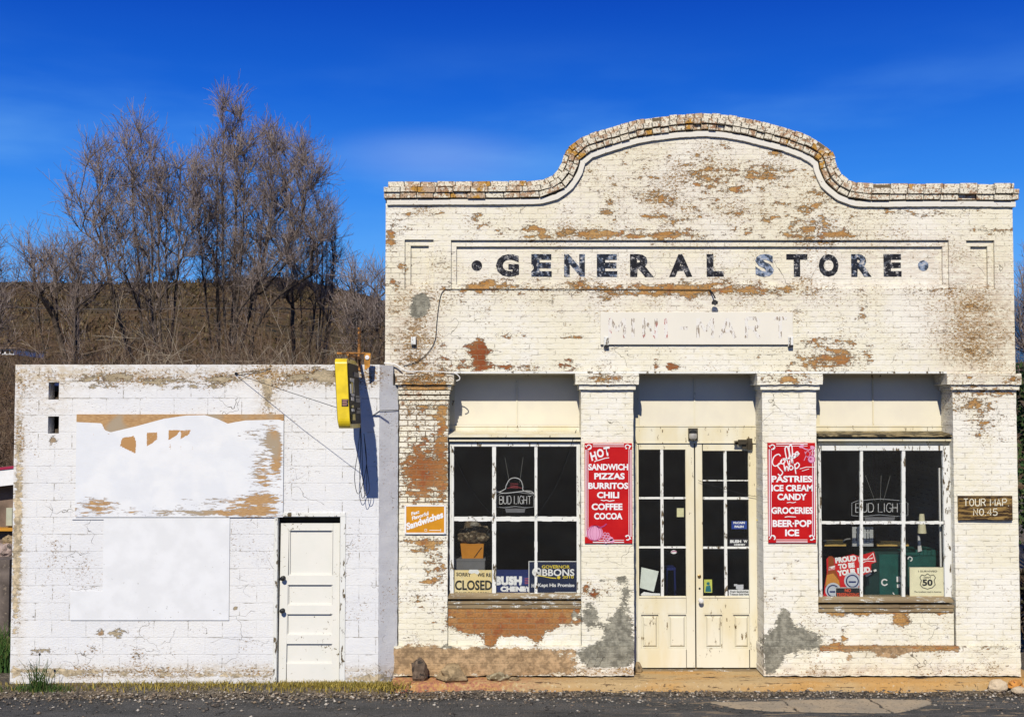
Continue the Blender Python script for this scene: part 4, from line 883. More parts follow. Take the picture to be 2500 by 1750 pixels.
m = MB(); m.disc(1981, 1121, 8, -.0292, -.0255, 18); m.ring(1972, 1108, 7, 1.5, -.0292, -.0255, 16, .7); m.ring(1984, 1106, 6, 1.5, -.0294, -.0255, 16, .8); m.stroke([(1958, 1092), (1966, 1096), (1974, 1098), (1986, 1094)], 2.2, -.0292, -.0255); m.stroke([(1963, 1124), (1968, 1112), (1965, 1102)], 1.6, -.0292, -.0255)
m.disc(1957, 1089, 4, -.0293, -.0255, 10, 1.6, .3); m.disc(1984, 1092, 4, -.0295, -.0255, 10, 1.6, -.3)
fr = obj('fruit', m, PINK, s2)
m = MB(); m.ring(1981, 1121, 8.6, 1.3, -.0310, -.029, 20); m.disc(1979, 1120, 3, -.031, -.029, 10); obj('outline', m, PINKD, fr)
# orange sandwich sign
o1 = thing('sandwich_sign', 'small orange sign reading Fast Flavorful Sandwiches on the left brick pilaster', 'sign', PV(1038, 1303, -.03))
m = MB(); m.pbbox(988, 1232.5, 1088, 1303, -.030, -.014, .002); obj('panel', m, plain('orange_sign_paint', (.66, .28, .01), .5, .08), o1)
m = MB(); m.stroke([(989.5, 1233), (989.5, 1303)], 4, -.033, -.0295); m.stroke([(1086.5, 1233), (1086.5, 1303)], 4, -.033, -.0295); m.stroke([(991, 1234), (1085, 1234)], 3.6, -.033, -.0295); m.stroke([(991, 1301.5), (1085, 1301.5)], 3.6, -.033, -.0295); obj('frame', m, LET, o1)
text('Sandwiches', 1037, 1270, 94, 17, -.0325, LET, o1, .05, 19, .18); text('Flavorful', 1026, 1258.5, 42, 9, -.0325, LET, o1, .04, 18, .2); text('Fast', 1014, 1251, 20, 8, -.0325, LET, o1, .04, 16, .2)
m = MB(); m.ring(1039.5, 1293.5, 3.4, 1.2, -.0325, -.0295, 4, 1, R(45), R(405)); m.stroke([(1048, 1294), (1076, 1294)], 1.4, -.0325, -.0295); m.stroke([(1076, 1291), (1076, 1297)], 1.2, -.0325, -.0295); obj('logo', m, LET, o1)
# tour map sign
o2 = thing('tour_sign', 'small brown wooden sign reading TOUR MAP NO 45 on the right pilaster', 'sign', PV(2406, 1271, -.04))
m = MB(); m.pbbox(2340.5, 1210, 2472.5, 1270.5, -.045, -.010, .006); obj('panel', m, wood('brown_routed_wood', (.20, .115, .03), (.34, .21, .06), (.07, .035, .01), .48, (.18, 1, 1.6)), o2)
m = MB(); m.stroke([(2342, 1211.5), (2471, 1211.5)], 1.5, -.047, -.0445); m.stroke([(2342, 1269), (2471, 1269)], 1.5, -.047, -.0445); obj('rim', m, BLK, o2)
CRL = plain('cream_routed_letter', (.80, .74, .55), .7)
NF = {'B': [[(0, 0), (0, 1), (.6, 1), (.78, .88), (.78, .66), (.6, .53), (0, .53)], [(.6, .53), (.85, .4), (.85, .14), (.62, 0), (0, 0)]], 'U': [[(0, 1), (0, .25), (.15, .05), (.4, 0), (.65, .05), (.8, .25), (.8, 1)]],
      'D': [[(0, 0), (0, 1), (.5, 1), (.75, .85), (.85, .5), (.75, .15), (.5, 0), (0, 0)]], 'L': [[(0, 1), (0, 0), (.65, 0)]], 'I': [[(.1, 1), (.1, 0)]], 'G': [[(.8, .8), (.6, 1), (.3, 1), (.05, .75), (0, .45), (.1, .15), (.35, 0), (.65, 0), (.8, .15), (.8, .45), (.5, .45)]],
      'H': [[(0, 1), (0, 0)], [(.75, 1), (.75, 0)], [(0, .5), (.75, .5)]], 'T': [[(0, 1), (.8, 1)], [(.4, 1), (.4, 0)]], ' ': [], 'O': [[(.4, 1), (.1, .85), (0, .5), (.1, .15), (.4, 0), (.7, .15), (.8, .5), (.7, .85), (.4, 1)]],
      'R': [[(0, 0), (0, 1), (.6, 1), (.8, .8), (.6, .52), (0, .52)], [(.4, .52), (.8, 0)]], 'M': [[(0, 0), (0, 1), (.45, .35), (.9, 1), (.9, 0)]], 'A': [[(0, 0), (.4, 1), (.8, 0)], [(.15, .35), (.65, .35)]], 'P': [[(0, 0), (0, 1), (.6, 1), (.8, .78), (.6, .5), (0, .5)]],
      'N': [[(0, 0), (0, 1), (.75, 0), (.75, 1)]], '4': [[(.6, 0), (.6, 1), (0, .3), (.8, .3)]], '5': [[(.75, 1), (.1, 1), (.05, .55), (.5, .6), (.78, .4), (.7, .1), (.35, 0), (0, .1)]], '.': [[(0, .02), (.1, .02)]]}
WD = {'I': .2, ' ': .35, 'L': .65, 'M': .9, '.': .1}
def strokes(body, cx, cy, w, h, gap=.3):
    tot = sum(WD.get(c, .8) for c in body) + gap * (len(body) - 1); x = 0; out = []
    for c in body:
        for s in NF[c]: out.append([(cx - w / 2 + (x + a) / tot * w, cy + h / 2 - b * h) for a, b in s])
        x += WD.get(c, .8) + gap
    return out
def striketext(par, body, cx, cy, w, h, sw, Y0, Y1, mat):
    m = MB()
    for k, s in enumerate(strokes(body, cx, cy, w, h)): m.stroke(s, sw, Y0 - .0003 * k, Y1)
    obj('lettering', m, mat, par)
striketext(o2, 'TOUR MAP.', 2408, 1226, 110, 17, 2.3, -.0465, -.0445, CRL); striketext(o2, 'NO.45', 2406, 1249.5, 58, 16, 2.3, -.0465, -.0445, CRL)
# faded mini mart board
q = RECT(1466, 762, 1936, 841, -.035)
mm = thing('faded_signboard', 'faded white board with barely readable MINI-MART letters above the doors', 'signboard', ((q[0] + q[1]) / 2, -.05, q[2]))
MMB = wood('faded_board_paint', (.85, .795, .66), (.82, .77, .64), (.5, .35, .2), .76, (1, 1, .5))
m = MB().bbox(q[0], q[1], -.035, -.008, q[2], q[3], .003); obj('panel', m, MMB, mm)
def ghost():
    g = NG('ghost_letter_paint'); p = g.pos(); a = g.noise(g.mp(p, (2.2, 1, .6)), 20, 5, .7); b = g.noise(p, 2.2, 2)
    c = g.mix(g.sm(a, .525, .56), (.83, .79, .70), g.mix(g.sm(b, .5, .56), (.36, .29, .21), (.42, .05, .04)))
    return g.out(c, .7, a, .2, .003)
GH = ghost()
NF['-'] = [[(0, .5), (.7, .5)]]
for ch, x, w in (('M', 1507, 36), ('I', 1545, 2), ('N', 1588, 32), ('I', 1626, 2), ('-', 1671, 22), ('M', 1722, 36), ('A', 1776, 36), ('R', 1838, 32), ('T', 1905, 32)):
    m = MB(); k = 0
    for st_ in strokes(ch, x, 801, w, 48, 0):
        for p_, q_ in zip(st_, st_[1:]): m.stroke([p_, q_], 8, -.0358 - .00012 * k, -.0345); k += 1
    obj('letter', m, GH, mm)
m = MB(); [m.pbbox(x, 822, x + 12, 846, -.058, -.012, .003) for x in (1474, 1925)]; obj('bracket', m, WHITEW, mm)
m = MB(); [m.pbox(x + 1, 842, x + 12, 847, -.0605, -.013) for x in (1474, 1925)]; obj('bracket_tip', m, IRON, mm)
# ------------------------------------------------------------ in the left show window
Yp = .17
def card(x0, y0, x1, y1, Y, mat, label, cat, name, th=.003, rot=0):
    t = thing(name, label, cat, PV((x0 + x1) / 2, y1, Y)); m = MB(); m.pbox(x0, y0, x1, y1, Y, Y + th); obj('card', m, mat, t); return t
NAVY = flat('navy_card', (.012, .025, .12)); NAVYD = flat('dark_navy_card', (.01, .018, .055)); CRM = wood('yellowed_card', (.86, .68, .32), (.88, .74, .42), (.88, .85, .75), .62, (1, 1, 1)); YLP = flat('yellow_print', (.80, .62, .05))
c1 = card(1104, 1391, 1200.5, 1449.5, Yp, CRM, 'yellowed torn card reading SORRY WE ARE CLOSED in the left show window', 'closed sign', 'closed_sign')
lines(c1, [('SORRY', 1132, 1402, 36, 9, -3), ('WE RE', 1182, 1403, 34, 9, -1), ('CLOSED', 1156, 1428, 90, 24, 0), ('PLEASE CALL AGAIN', 1152, 1446.5, 80, 4, 0)], .03, BLK, Yp - .0012)
m = MB(); m.pprism([(1146, 1390), (1143, 1397), (1150, 1400), (1158, 1398), (1166, 1402), (1171, 1396), (1166, 1390)], Yp - .0022, Yp - .0002); obj('torn_patch', m, WHITEP, c1)
c2 = card(1208.5, 1390, 1292, 1449.5, Yp + .006, NAVY, 'blue campaign card with bold white letters, middle of the left show window bottom', 'campaign sign', 'campaign_sign')
lines(c2, [('BUSH', 1241, 1417, 66, 22, 0), ('CHENEY', 1260, 1437, 76, 13, 0)], .08, WHITEP, Yp + .0048)
m = MB(); m.pprism([(1277, 1409), (1291, 1407), (1290, 1426), (1272, 1428)], Yp + .004, Yp + .0058); fl = obj('flag', m, flat('flag_blue', (.03, .05, .2)), c2)
m = MB(); [m.stroke([(1281, 1412 + 4 * k), (1291, 1411 + 4 * k)], 1.6, Yp + .003, Yp + .0042) for k in range(4)]; obj('stripe', m, flat('flag_red', (.5, .1, .1)), fl)
c3 = card(1290.5, 1369.5, 1408.5, 1449.5, Yp - .006, NAVYD, 'dark navy campaign placard dated 2010 in the lower right of the left show window', 'campaign sign', 'campaign_sign')
lines(c3, [('IBBONS', 1360, 1397, 84, 17, 0), ('Kept His Promise', 1358, 1429, 88, 11, 0), ('H', 1301, 1429, 6, 9, 0)], .025, WHITEP, Yp - .0072)
lines(c3, [('G', 1309, 1396, 20, 22, 0)], .03, WHITEP, Yp - .0072); lines(c3, [('GOVERNOR', 1357, 1383, 68, 8, 0), ('2010', 1387, 1408, 27, 7, 0)], .02, YLP, Yp - .0075)
m = MB(); m.stroke([(1311, 1404), (1325, 1406), (1345, 1410), (1358, 1411)], 2.2, Yp - .0075, Yp - .0055); m.disc(1364, 1409, 4.5, Yp - .0076, Yp - .0055, 5); obj('ribbon', m, YLP, c3)
m = MB(); m.stroke([(1290.5, 1370), (1408.5, 1370)], 1.6, Yp - .0078, Yp - .0058); m.stroke([(1291.3, 1371), (1291.3, 1449)], 1.6, Yp - .0078, Yp - .0058); m.stroke([(1355, 1445), (1406, 1445)], 1.2, Yp - .0078, Yp - .0058); m.stroke([(1355, 1445), (1355, 1449)], 1.2, Yp - .0078, Yp - .0058); m.stroke([(1311, 1447), (1345, 1447.5)], 1.3, Yp - .0078, Yp - .0058); obj('border', m, WHITEP, c3)
gb = thing('storage_box', 'grey box under the orange pot in the left show window', 'box', PV(1144, 1450, .3))
m = MB(); m.pbbox(1105, 1366, 1184, 1452, .28, .6, .006); m.pbox(1104, 1364, 1185, 1369, .275, .605); obj('body', m, flat('grey_box_paint', (.16, .16, .16)), gb)
pt = thing('plant_pot', 'square orange pot standing on the grey box in the left show window', 'pot', PV(1152, 1364, .4))
m = MB(); a = XZ(1124, 1364, .34)[0]; b = XZ(1181, 1364, .34)[0]; z0 = XZ(1150, 1364, .34)[1]; z1 = XZ(1150, 1327, .34)[1]
m.add([(a + .02, .34, z0), (b - .01, .34, z0), (b - .01, .54, z0), (a + .02, .54, z0), (a, .33, z1), (b, .33, z1), (b, .56, z1), (a, .56, z1)], [(0, 1, 5, 4), (1, 2, 6, 5), (2, 3, 7, 6), (3, 0, 4, 7), (3, 2, 1, 0), (4, 5, 6, 7)]); obj('body', m, flat('orange_pot', (.55, .22, .02)), pt)
m = MB(); m.tube([PV(1165, 1352, .335), PV(1158, 1360, .335), PV(1176, 1336, .33)], .004, 5); obj('crack', m, BLK, pt)
def lump(cx, cy, cz, rx, ry, rz, seed, sub=3, amp=.35, flat_=True):
    import bmesh
    bm = bmesh.new(); bmesh.ops.create_icosphere(bm, subdivisions=sub, radius=1)
    for v in bm.verts:
        n = v.co.normalized(); k = 1 + amp * mnoise.noise(n * 1.6 + Vector((seed, 0, 0))) + amp * .5 * mnoise.noise(n * 4 + Vector((0, seed, 0)))
        v.co = Vector((cx + n.x * rx * k, cy + n.y * ry * k, cz + n.z * rz * k))
    me = bpy.data.meshes.new('lump'); bm.to_mesh(me); bm.free(); return me
c = PV(1156, 1304, .42); me = lump(c.x, c.y, c.z, .17, .12, .14, 4, 4, .5)
hp = obj('dried_moss', me, plain('brown_moss', (.10, .07, .04), .95, .5, 30, 1.2, dirt=(.32, .26, .17), dthr=.55, dscale=22)); tag(hp, 'brown heap of dried plant piled on the orange pot in the left show window', 'dried plant')
m = MB(); me = lump(PV(1158, 1280, .4).x, .4, PV(1158, 1279, .4).z, .06, .05, .035, 9, 2, .5)
tag(obj('pale_stone', me, plain('pale_moss', (.25, .23, .19), .9, .4, 30, 1)), 'small pale lump on top of the brown heap in the left show window', 'stone')
# neon signs (unlit tubes)
NEON = plain('unlit_neon_tube', (.62, .62, .62), .25, .1, spec=.6); DG = flat('dark_sign_backing', (.03, .03, .035)); NR = flat('dull_red_tube', (.30, .05, .06), .4)
def neon(cx, cy, w, h, label, hat):
    Yn = .32; t = thing('neon_sign', label, 'neon sign', PV(cx, cy, Yn), 'unlit neon signs hanging in the show windows')
    m = MB(); hw = w / 2
    for s in strokes('BUD LIGHT', cx, cy, w * .86, h * .56, .22): m.tube([PV(a, b - 2.2 * math.cos((a - cx) / hw), Yn) for a, b in s], .0048, 5)
    obj('tube_lettering', m, NEON, t)
    fp = [(cx - hw, cy + h * .45), (cx - hw, cy - h * .35), (cx - hw * .8, cy - h * .5), (cx, cy - h * .62), (cx + hw * .8, cy - h * .5), (cx + hw, cy - h * .35), (cx + hw, cy + h * .45), (cx + hw * .6, cy + h * .5), (cx, cy + h * .40), (cx - hw * .6, cy + h * .5), (cx - hw, cy + h * .45)]
    m = MB(); m.tube([PV(a, b, Yn + .01) for a, b in fp], .0042, 5); obj('tube_outline', m, plain('grey_neon_tube', (.34, .35, .36), .3), t)
    m = MB(); m.pprism([(cx - hw * .55, cy + h * .55), (cx + hw * .55, cy + h * .55), (cx + hw * .5, cy + h * .85), (cx - hw * .5, cy + h * .85)], Yn + .02, Yn + .05); obj('transformer', m, flat('grey_transformer', (.16, .16, .17)), t)
    m = MB()
    top = cy - h * .5 - (28 if hat else 0)
    for dx in ((-16, 12) if hat else (-22, 2, 16)): m.tube([PV(cx + dx * (.9 if hat else .55), top, Yn), PV(cx + dx * 1.6, top - 62, Yn)], .0022, 4)
    obj('hanging_cord', m, plain('pale_cord', (.22, .22, .2), .7), t)
    if hat:
        C3 = lambda L: [PV(920 + a / 2.87, 700 + b / 2.87, Yn) for a, b in L]
        m = MB(); m.tube(catmull(C3([(838, 1428), (850, 1440), (900, 1415), (905, 1395), (930, 1350), (968, 1338), (1005, 1352), (1022, 1390), (1025, 1425), (1060, 1438), (1100, 1450)]), 5), .0055, 5); m.tube(catmull(C3([(838, 1428), (880, 1445), (960, 1440), (1040, 1430), (1080, 1432), (1102, 1450)]), 5), .0055, 5); obj('tube_hat', m, NEON, t)
        m = MB(); [m.tube(C3([(935, y), (990, y + 3)]), .004, 5) for y in (1378, 1392, 1406)]; m.tube(catmull(C3([(915, 1412), (960, 1400), (1015, 1410)]), 5), .004, 5); obj('hat_band', m, NR, t)
neon(1258, 1222, 90, 34, 'unlit neon beer sign topped by a cowboy hat in the left show window', True)
neon(2148, 1241, 137, 38, 'unlit wide neon beer sign hanging across the right show window', False)
# ------------------------------------------------------------ in the doors
YDp = YD + .026
card(1652.5, 1240, 1669.5, 1261.5, YDp, flat('pale_yellow_note', (.72, .68, .40)), 'small pale yellow note stuck inside the left door leaf', 'note', 'paper_note')
m = MB(); m.pprism([(1566, 1384), (1608, 1394), (1596, 1444), (1562, 1434)], YDp, YDp + .003); tag(obj('paper_sheet', m, flat('white_paper', (.70, .74, .66))), 'tilted white paper sheet behind the lower left pane of the left door leaf', 'paper')
m = MB(); m.pprism([(1564, 1450), (1572, 1444), (1590, 1447), (1612, 1448), (1612, 1453), (1566, 1453)], YDp + .004, YDp + .008); tag(obj('paper_scrap', m, WHITEP), 'white paper scraps lying at the foot of the left door glass', 'paper')
m = MB(); m.disc(1645, 1347, 7.5, YDp, YDp + .002, 12, 1.0); m.v = [(x, y, PV(1645, 1347, YDp).z + (z - PV(1645, 1347, YDp).z) * .6) for x, y, z in m.v]
lp = thing('lips_sticker', 'small pink lips sticker on the left door glass', 'sticker', PV(1645, 1347, YDp)); obj('backing', m, WHITEP, lp)
m = MB(); m.stroke([(1639, 1347), (1643, 1345), (1645, 1346), (1648, 1344.5), (1652, 1347)], 2.2, YDp - .001, YDp + .0005); obj('lips', m, PINKD, lp)
bs = thing('bar_stool', 'dim blue stool seen through the left door glass', 'stool', PV(1636, 1560, 1.3)); BLU = flat('blue_stool', (.01, .02, .13)); m = MB(); m.pbbox(1625, 1386, 1650, 1392, 1.3, 1.6, .004); obj('seat', m, BLU, bs)
for x, y in ((1628, 1.31), (1647, 1.31), (1629, 1.58), (1646, 1.58)): m = MB(); p0 = PV(x, 1390, y); m.tube([p0, Vector((p0.x * 1.0 + (.03 if x > 1640 else -.03), y, .1))], .012, 6); obj('leg', m, BLU, bs)
q4 = card(1786, 1271.5, 1823.5, 1291, YDp, flat('blue_sticker', (.02, .06, .32)), 'blue and white campaign sticker on the middle pane of the right door leaf', 'sticker', 'campaign_sticker'); lines(q4, [('McCAIN', 1804.5, 1275.5, 28, 5.5, 0), ('PALIN', 1804.5, 1285, 22, 5.5, 0)], .05, WHITEP, YDp - .0012)
q5 = card(1781, 1314, 1829, 1333, YDp, flat('black_sticker', (.02, .02, .03)), 'black and white campaign sticker low on the middle pane of the right door leaf', 'sticker', 'campaign_sticker'); lines(q5, [('BUSH', 1796, 1321, 27, 7.5, 0), ('W', 1820, 1321, 10, 7, 0), ('CHENEY', 1806, 1329, 28, 4.5, 0)], .06, WHITEP, YDp - .0012)
q6 = card(1719, 1414, 1738.5, 1446, YDp, flat('yellow_green_card', (.60, .62, .12)), 'small yellow and green picture card at the foot of the right door glass', 'card', 'picture_card'); m = MB(); m.disc(1729, 1424, 4, YDp - .001, YDp, 10); m.pprism([(1724, 1430), (1734, 1428), (1737, 1444), (1722, 1444)], YDp - .001, YDp); obj('picture', m, flat('teal_print', (.02, .18, .2)), q6)
q7 = card(1779, 1439, 1831, 1454, YDp, WHITEP, 'white label with two lines of small print at the foot of the right door glass', 'label', 'shop_label'); lines(q7, [('Fresh Sandwiches', 1805, 1443.5, 44, 5, 0), ('Tobacco Sold Here', 1805, 1450, 46, 5, 0)], .03, BLK, YDp - .0012)
m = MB(); m.pprism([(1797, 1427), (1815, 1426), (1815, 1437), (1808, 1440), (1797, 1437)], YDp, YDp + .003); m.pbox(1792, 1425, 1800, 1430, YDp - .001, YDp + .002); tag(obj('small_sticker', m, flat('grey_white_sticker', (.6, .6, .62))), 'small white sticker just above the printed label on the right door glass', 'sticker')
# ------------------------------------------------------------ in the right show window
C6 = lambda L: [(1700 + a / 2.87, 1190 + b / 2.87) for a, b in L]
bp = thing('beer_poster', 'red beer poster with bottle reading PROUD TO BE YOUR BUD in the right window', 'poster', PV(2060, 1458, Yp))
m = MB(); m.pprism(C6([(890, 765), (898, 690), (915, 600), (912, 500), (930, 480), (955, 482), (970, 500), (1100, 465), (1135, 478), (1245, 447), (1262, 520), (1225, 535), (1225, 590), (1150, 620), (1150, 765)])[::-1], Yp, Yp + .004); obj('card', m, flat('poster_red', (.60, .012, .012)), bp)
lines(bp, [('PROUD', 2065, 1364.5, 52, 14, 7), ('TO BE', 2066.5, 1380.5, 40, 13, 7), ('YOUR BUD.', 2086, 1394, 84, 14, 7)], .07, WHITEP, Yp - .0015)
m = MB(); m.pprism(C6([(925, 485), (945, 478), (962, 490), (968, 560), (1000, 640), (1010, 690), (900, 690), (915, 630), (925, 560)])[::-1], Yp - .001, Yp + .0005); bo = obj('bottle', m, flat('bottle_brown', (.30, .07, .012)), bp)
m = MB(); m.pprism(C6([(915, 610), (960, 600), (1000, 650), (1005, 685), (905, 685)])[::-1], Yp - .002, Yp - .0005); obj('bottle_label', m, flat('amber', (.6, .26, .04)), bo)
m = MB(); m.pprism(C6([(930, 555), (972, 545), (970, 575), (928, 580)])[::-1], Yp - .002, Yp - .0005); obj('neck_label', m, WHITEP, bo); text('Bud', 2031, 1388, 13, 8, Yp - .003, flat('red_print', (.5, .01, .01)), bp, .03, 5)
m = MB(); m.pprism(C6([(1130, 485), (1190, 500), (1240, 455), (1256, 520), (1195, 515), (1145, 540)])[::-1], Yp - .0015, Yp); lg = obj('bow_tie_mark', m, WHITEP, bp)
m = MB(); m.pprism(C6([(1137, 493), (1190, 505), (1236, 463), (1250, 515), (1195, 510), (1148, 530)])[::-1], Yp - .0025, Yp - .001); obj('mark_inset', m, bpy.data.materials['poster_red'], lg)
text('Budweiser', 2116, 1364, 33, 5, Yp - .0035, WHITEP, bp, .03, 12)
for (x, y, r_) in ((2081, 1417, 20), (2034, 1441, 19)):
    m = MB(); m.disc(x, y, r_, Yp - .0022, Yp - .001, 26, 1.0); cp = obj('bottle_cap', m, flat('pale_grey_cap_%d' % x, (.55, .58, .62)), bp)
    m = MB(); m.ring(x, y + 1, r_ * .72, 3, Yp - .0034, Yp - .002, 24); m.stroke([(x - r_ * .45, y + 3), (x + r_ * .45, y + 3)], 4, Yp - .0034, Yp - .002); obj('cap_print', m, NAVY, cp)
nt_ = card(2039.5, 1433, 2101, 1459, Yp - .008, BLK, 'black and red NO TRESPASSING sign in the lower left of the right window', 'sign', 'warning_sign'); lines(nt_, [('NO', 2070, 1440.5, 15, 8.5, 0)], .04, flat('orange_red_print', (.75, .10, .03)), Yp - .0095); lines(nt_, [('TRESPASSING', 2070, 1451.5, 55, 9, 0)], .03, bpy.data.materials['orange_red_print'], Yp - .0095)
m = MB(); [m.stroke(a, 1.2, Yp - .0095, Yp - .0075) for a in ([(2040, 1434), (2100.5, 1434)], [(2040.2, 1434), (2040.2, 1459)], [(2100.3, 1434), (2100.3, 1459)])]; obj('border', m, WHITEP, nt_)
GRN = plain('dark_green_paint', (.012, .085, .07), .45, .2)
gm = thing('green_cabinet', 'dark green machine cabinet standing behind the middle panes of the right window', 'cabinet', PV(2170, 1500, .5))
m = MB(); m.pbbox(2113, 1347, 2209, 1640, .42, .9, .01); obj('body', m, flat('darker_green_paint', (.008, .035, .03)), gm)
m = MB(); m.pbbox(2148, 1353, 2208, 1640, .40, .419, .004); obj('door', m, GRN, gm)
m = MB(); m.ring(2160, 1421, 7, 3, .392, .4, 16, 1, .6, 5.8); m.pbox(2189, 1407, 2193, 1420, .392, .4); m.pbox(2195, 1407, 2199, 1420, .392, .4); m.pbox(2190, 1426, 2198, 1434, .392, .4); m.stroke([(2180, 1446), (2184, 1452)], 2.5, .392, .4); m.stroke([(2114, 1405), (2126, 1399)], 5, .39, .42); m.stroke([(2134, 1394), (2140, 1391)], 4, .39, .42); obj('fitting', m, WHITEP, gm)
g2 = thing('green_crate', 'green ridged crate behind the cream road card in the right window', 'crate', PV(2255, 1500, .6))
m = MB(); m.pbbox(2218, 1355, 2296, 1640, .55, 1.0, .01); obj('body', m, GRN, g2); m = MB()
for k in range(6): m.pbbox(2236 + k * 9.5, 1342 + (k % 2) * 1.5, 2245 + k * 9.5, 1356, .54, .99, .005)
m.pbbox(2212, 1349, 2238, 1356, .53, .99, .005); obj('lid', m, GRN, g2); m = MB(); m.ring(2222, 1364, 5, 2.2, .54, .55, 14, 1, -1.5, 3.3); obj('handle', m, WHITEP, g2)
c5 = card(2220, 1383, 2308, 1457, Yp, flat('cream_road_card', (.88, .82, .56)), 'cream card reading I SURVIVED HWY 50 with a road shield in the right window', 'road sign card', 'road_card')
lines(c5, [('I SURVIVED', 2265, 1394, 46, 4.5, 0), ('The loneliest road in America', 2265, 1444, 66, 4, 0)], .02, BLK, Yp - .0012)
sh = C6([(1580, 610), (1600, 617), (1620, 603), (1640, 617), (1662, 610), (1676, 630), (1666, 650), (1674, 680), (1655, 700), (1620, 710), (1586, 700), (1568, 680), (1577, 650), (1566, 630)])
m = MB(); m.stroke(sh + sh[:1], 1.8, Yp - .0015, Yp); obj('shield', m, BLK, c5); lines(c5, [('50', 2264.5, 1421.5, 25, 16, 0)], .04, BLK, Yp - .0015); lines(c5, [('HWY', 2264.5, 1409.5, 18, 4.5, 0)], .03, BLK, Yp - .0015)
m = MB(); m.stroke([(2220.5, 1383.5), (2307.5, 1383.5)], 1, Yp - .0015, Yp); m.stroke([(2220.5, 1383.5), (2220.5, 1457)], 1, Yp - .0015, Yp); m.stroke([(2307.5, 1383.5), (2307.5, 1457)], 1, Yp - .0015, Yp); obj('border', m, BLK, c5)
m = MB(); m.pbbox(2218, 1455, 2309, 1459, .16, .20, .002); tag(obj('wood_strip', m, flat('orange_wood', (.55, .30, .05))), 'orange wooden strip under the cream road card in the right window', 'wood strip')
WSH = flat('pale_shelf_wood', (.55, .36, .10))
m = MB(); m.pbbox(2013, 1326, 2066, 1333, .5, .56, .002); m.pbbox(2018, 1318, 2058, 1326, .51, .55, .002); tag(obj('wooden_bar', m, WSH), 'short pale wooden bar behind the left panes of the right window', 'wooden bar')
m = MB(); m.tube(catmull([PV(2010, 1320, .52), PV(2030, 1319, .52), PV(2055, 1321, .52), (PV(2066, 1316, .52)), PV(2076, 1315, .52)], 4), .010, 6); tag(obj('grey_tool', m, STEEL), 'grey metal tool lying on the short pale bar in the right window', 'tool')
m = MB(); m.pbbox(2141, 1326, 2219, 1333, .5, .56, .002); m.pbox(2150, 1321, 2200, 1325.8, .51, .55); tag(obj('wooden_bar', m, WSH), 'long pale wooden bar behind the middle panes of the right window', 'wooden bar')
m = MB(); [m.pbox(x, 1287, x + w, 1333, .48, .50) for x, w in ((2081, 9), (2092, 6), (2101, 4), (2107, 8), (2117, 4), (2123, 9))]; m.pbox(2081, 1286, 2132, 1290, .478, .502); m.pbox(2081, 1298, 2132, 1301, .478, .503); m.pbox(2081, 1320, 2132, 1333, .477, .503)
tag(obj('wire_rack', m, flat('dull_white_rack', (.42, .43, .42))), 'dull white slatted rack standing behind the muntin of the right window', 'rack')
m = MB(); c = XZ(2251, 1301, .5); m.lathe([(.055, 0), (.03, .24), (.0, .24)], (c[0], .5, c[1]), 'Z', 20); tag(obj('paper_cone', m, flat('cream_cone', (.66, .62, .42))), 'cream paper cone standing high behind the right panes of the right window', 'cone')
m = MB(); m.pprism([(2241, 1347), (2241, 1304), (2245, 1306), (2251, 1344)][::-1], .52, .53); tag(obj('paper_pennant', m, flat('pale_pennant', (.6, .6, .58))), 'narrow pale pennant hanging below the cream cone in the right window', 'pennant')
m = MB(); m.pbbox(2294, 1142, 2297.5, 1383, .26, .29, .002); tag(obj('white_rod', m, WHITEP), 'thin upright white rod at the right edge of the right window', 'rod')
# ------------------------------------------------------------ ground, road, pavement
def groundmat():
    g = NG('dusty_ground'); p = g.pos(); a = g.noise(p, .8, 5); b = g.noise(p, 30, 5, .7)
    c = g.mix(g.sm(a, .4, .62), (.20, .15, .09), (.13, .115, .09)); c = g.mix(g.sm(b, .55, .62), c, (.36, .30, .22)); c = g.mix(g.sm(b, .46, .40), c, (.05, .04, .03))
    return g.out(c, .95, b, 1.0, .03)
def roadmat():
    g = NG('worn_asphalt'); p = g.pos(); b = g.noise(p, 55, 5, .75); a = g.noise(g.mp(p, (.35, 1.6, 1)), 2.0, 5, .6); c3 = g.noise(g.mp(p, (.5, 2, 1)), 6, 5, .6)
    c = g.mix(g.sm(a, .35, .65), (.075, .075, .07), (.135, .13, .12)); c = g.mix(g.sm(b, .56, .66), c, (.27, .25, .21)); c = g.mix(g.sm(b, .46, .38), c, (.03, .03, .028))
    vo = g.n('ShaderNodeTexVoronoi', {'Vector': g.n('ShaderNodeVectorMath', {0: p, 1: g.n('ShaderNodeTexNoise', {'Vector': p, 'Scale': 3.}).outputs[1]}, operation='ADD').outputs[0], 'Scale': 1.1}, feature='DISTANCE_TO_EDGE'); c = g.mix(g.math('SUBTRACT', 1, g.sm(vo.outputs[0], .002, .012)), c, (.015, .014, .012))
    ex = g.n('ShaderNodeSeparateXYZ', {0: p}); xs_ = g.sm(ex.outputs[0], .5, 2.5)
    c = g.mix(g.math('MULTIPLY', g.sm(c3, .56, .60), g.math('ADD', g.math('MULTIPLY', xs_, .8), .1)), c, (.34, .26, .17))
    return g.out(c, .9, b, 1., .03)
from bpy import data as D_
gx = np.array([-1500, -300, -60, -20] + list(np.linspace(-10, 10, 120)) + [20, 60, 300, 1500.]); gy = np.array([-1500, -200, -50, -20, -10, -5] + list(np.linspace(-3, .9, 60)) + [6, 15, 40, 100, 400, 1500.])
GX, GY = np.meshgrid(gx, gy); GZ = np.zeros_like(GX)
near = (np.abs(GX) < 10.5) & (GY > -1.3) & (GY < 1)
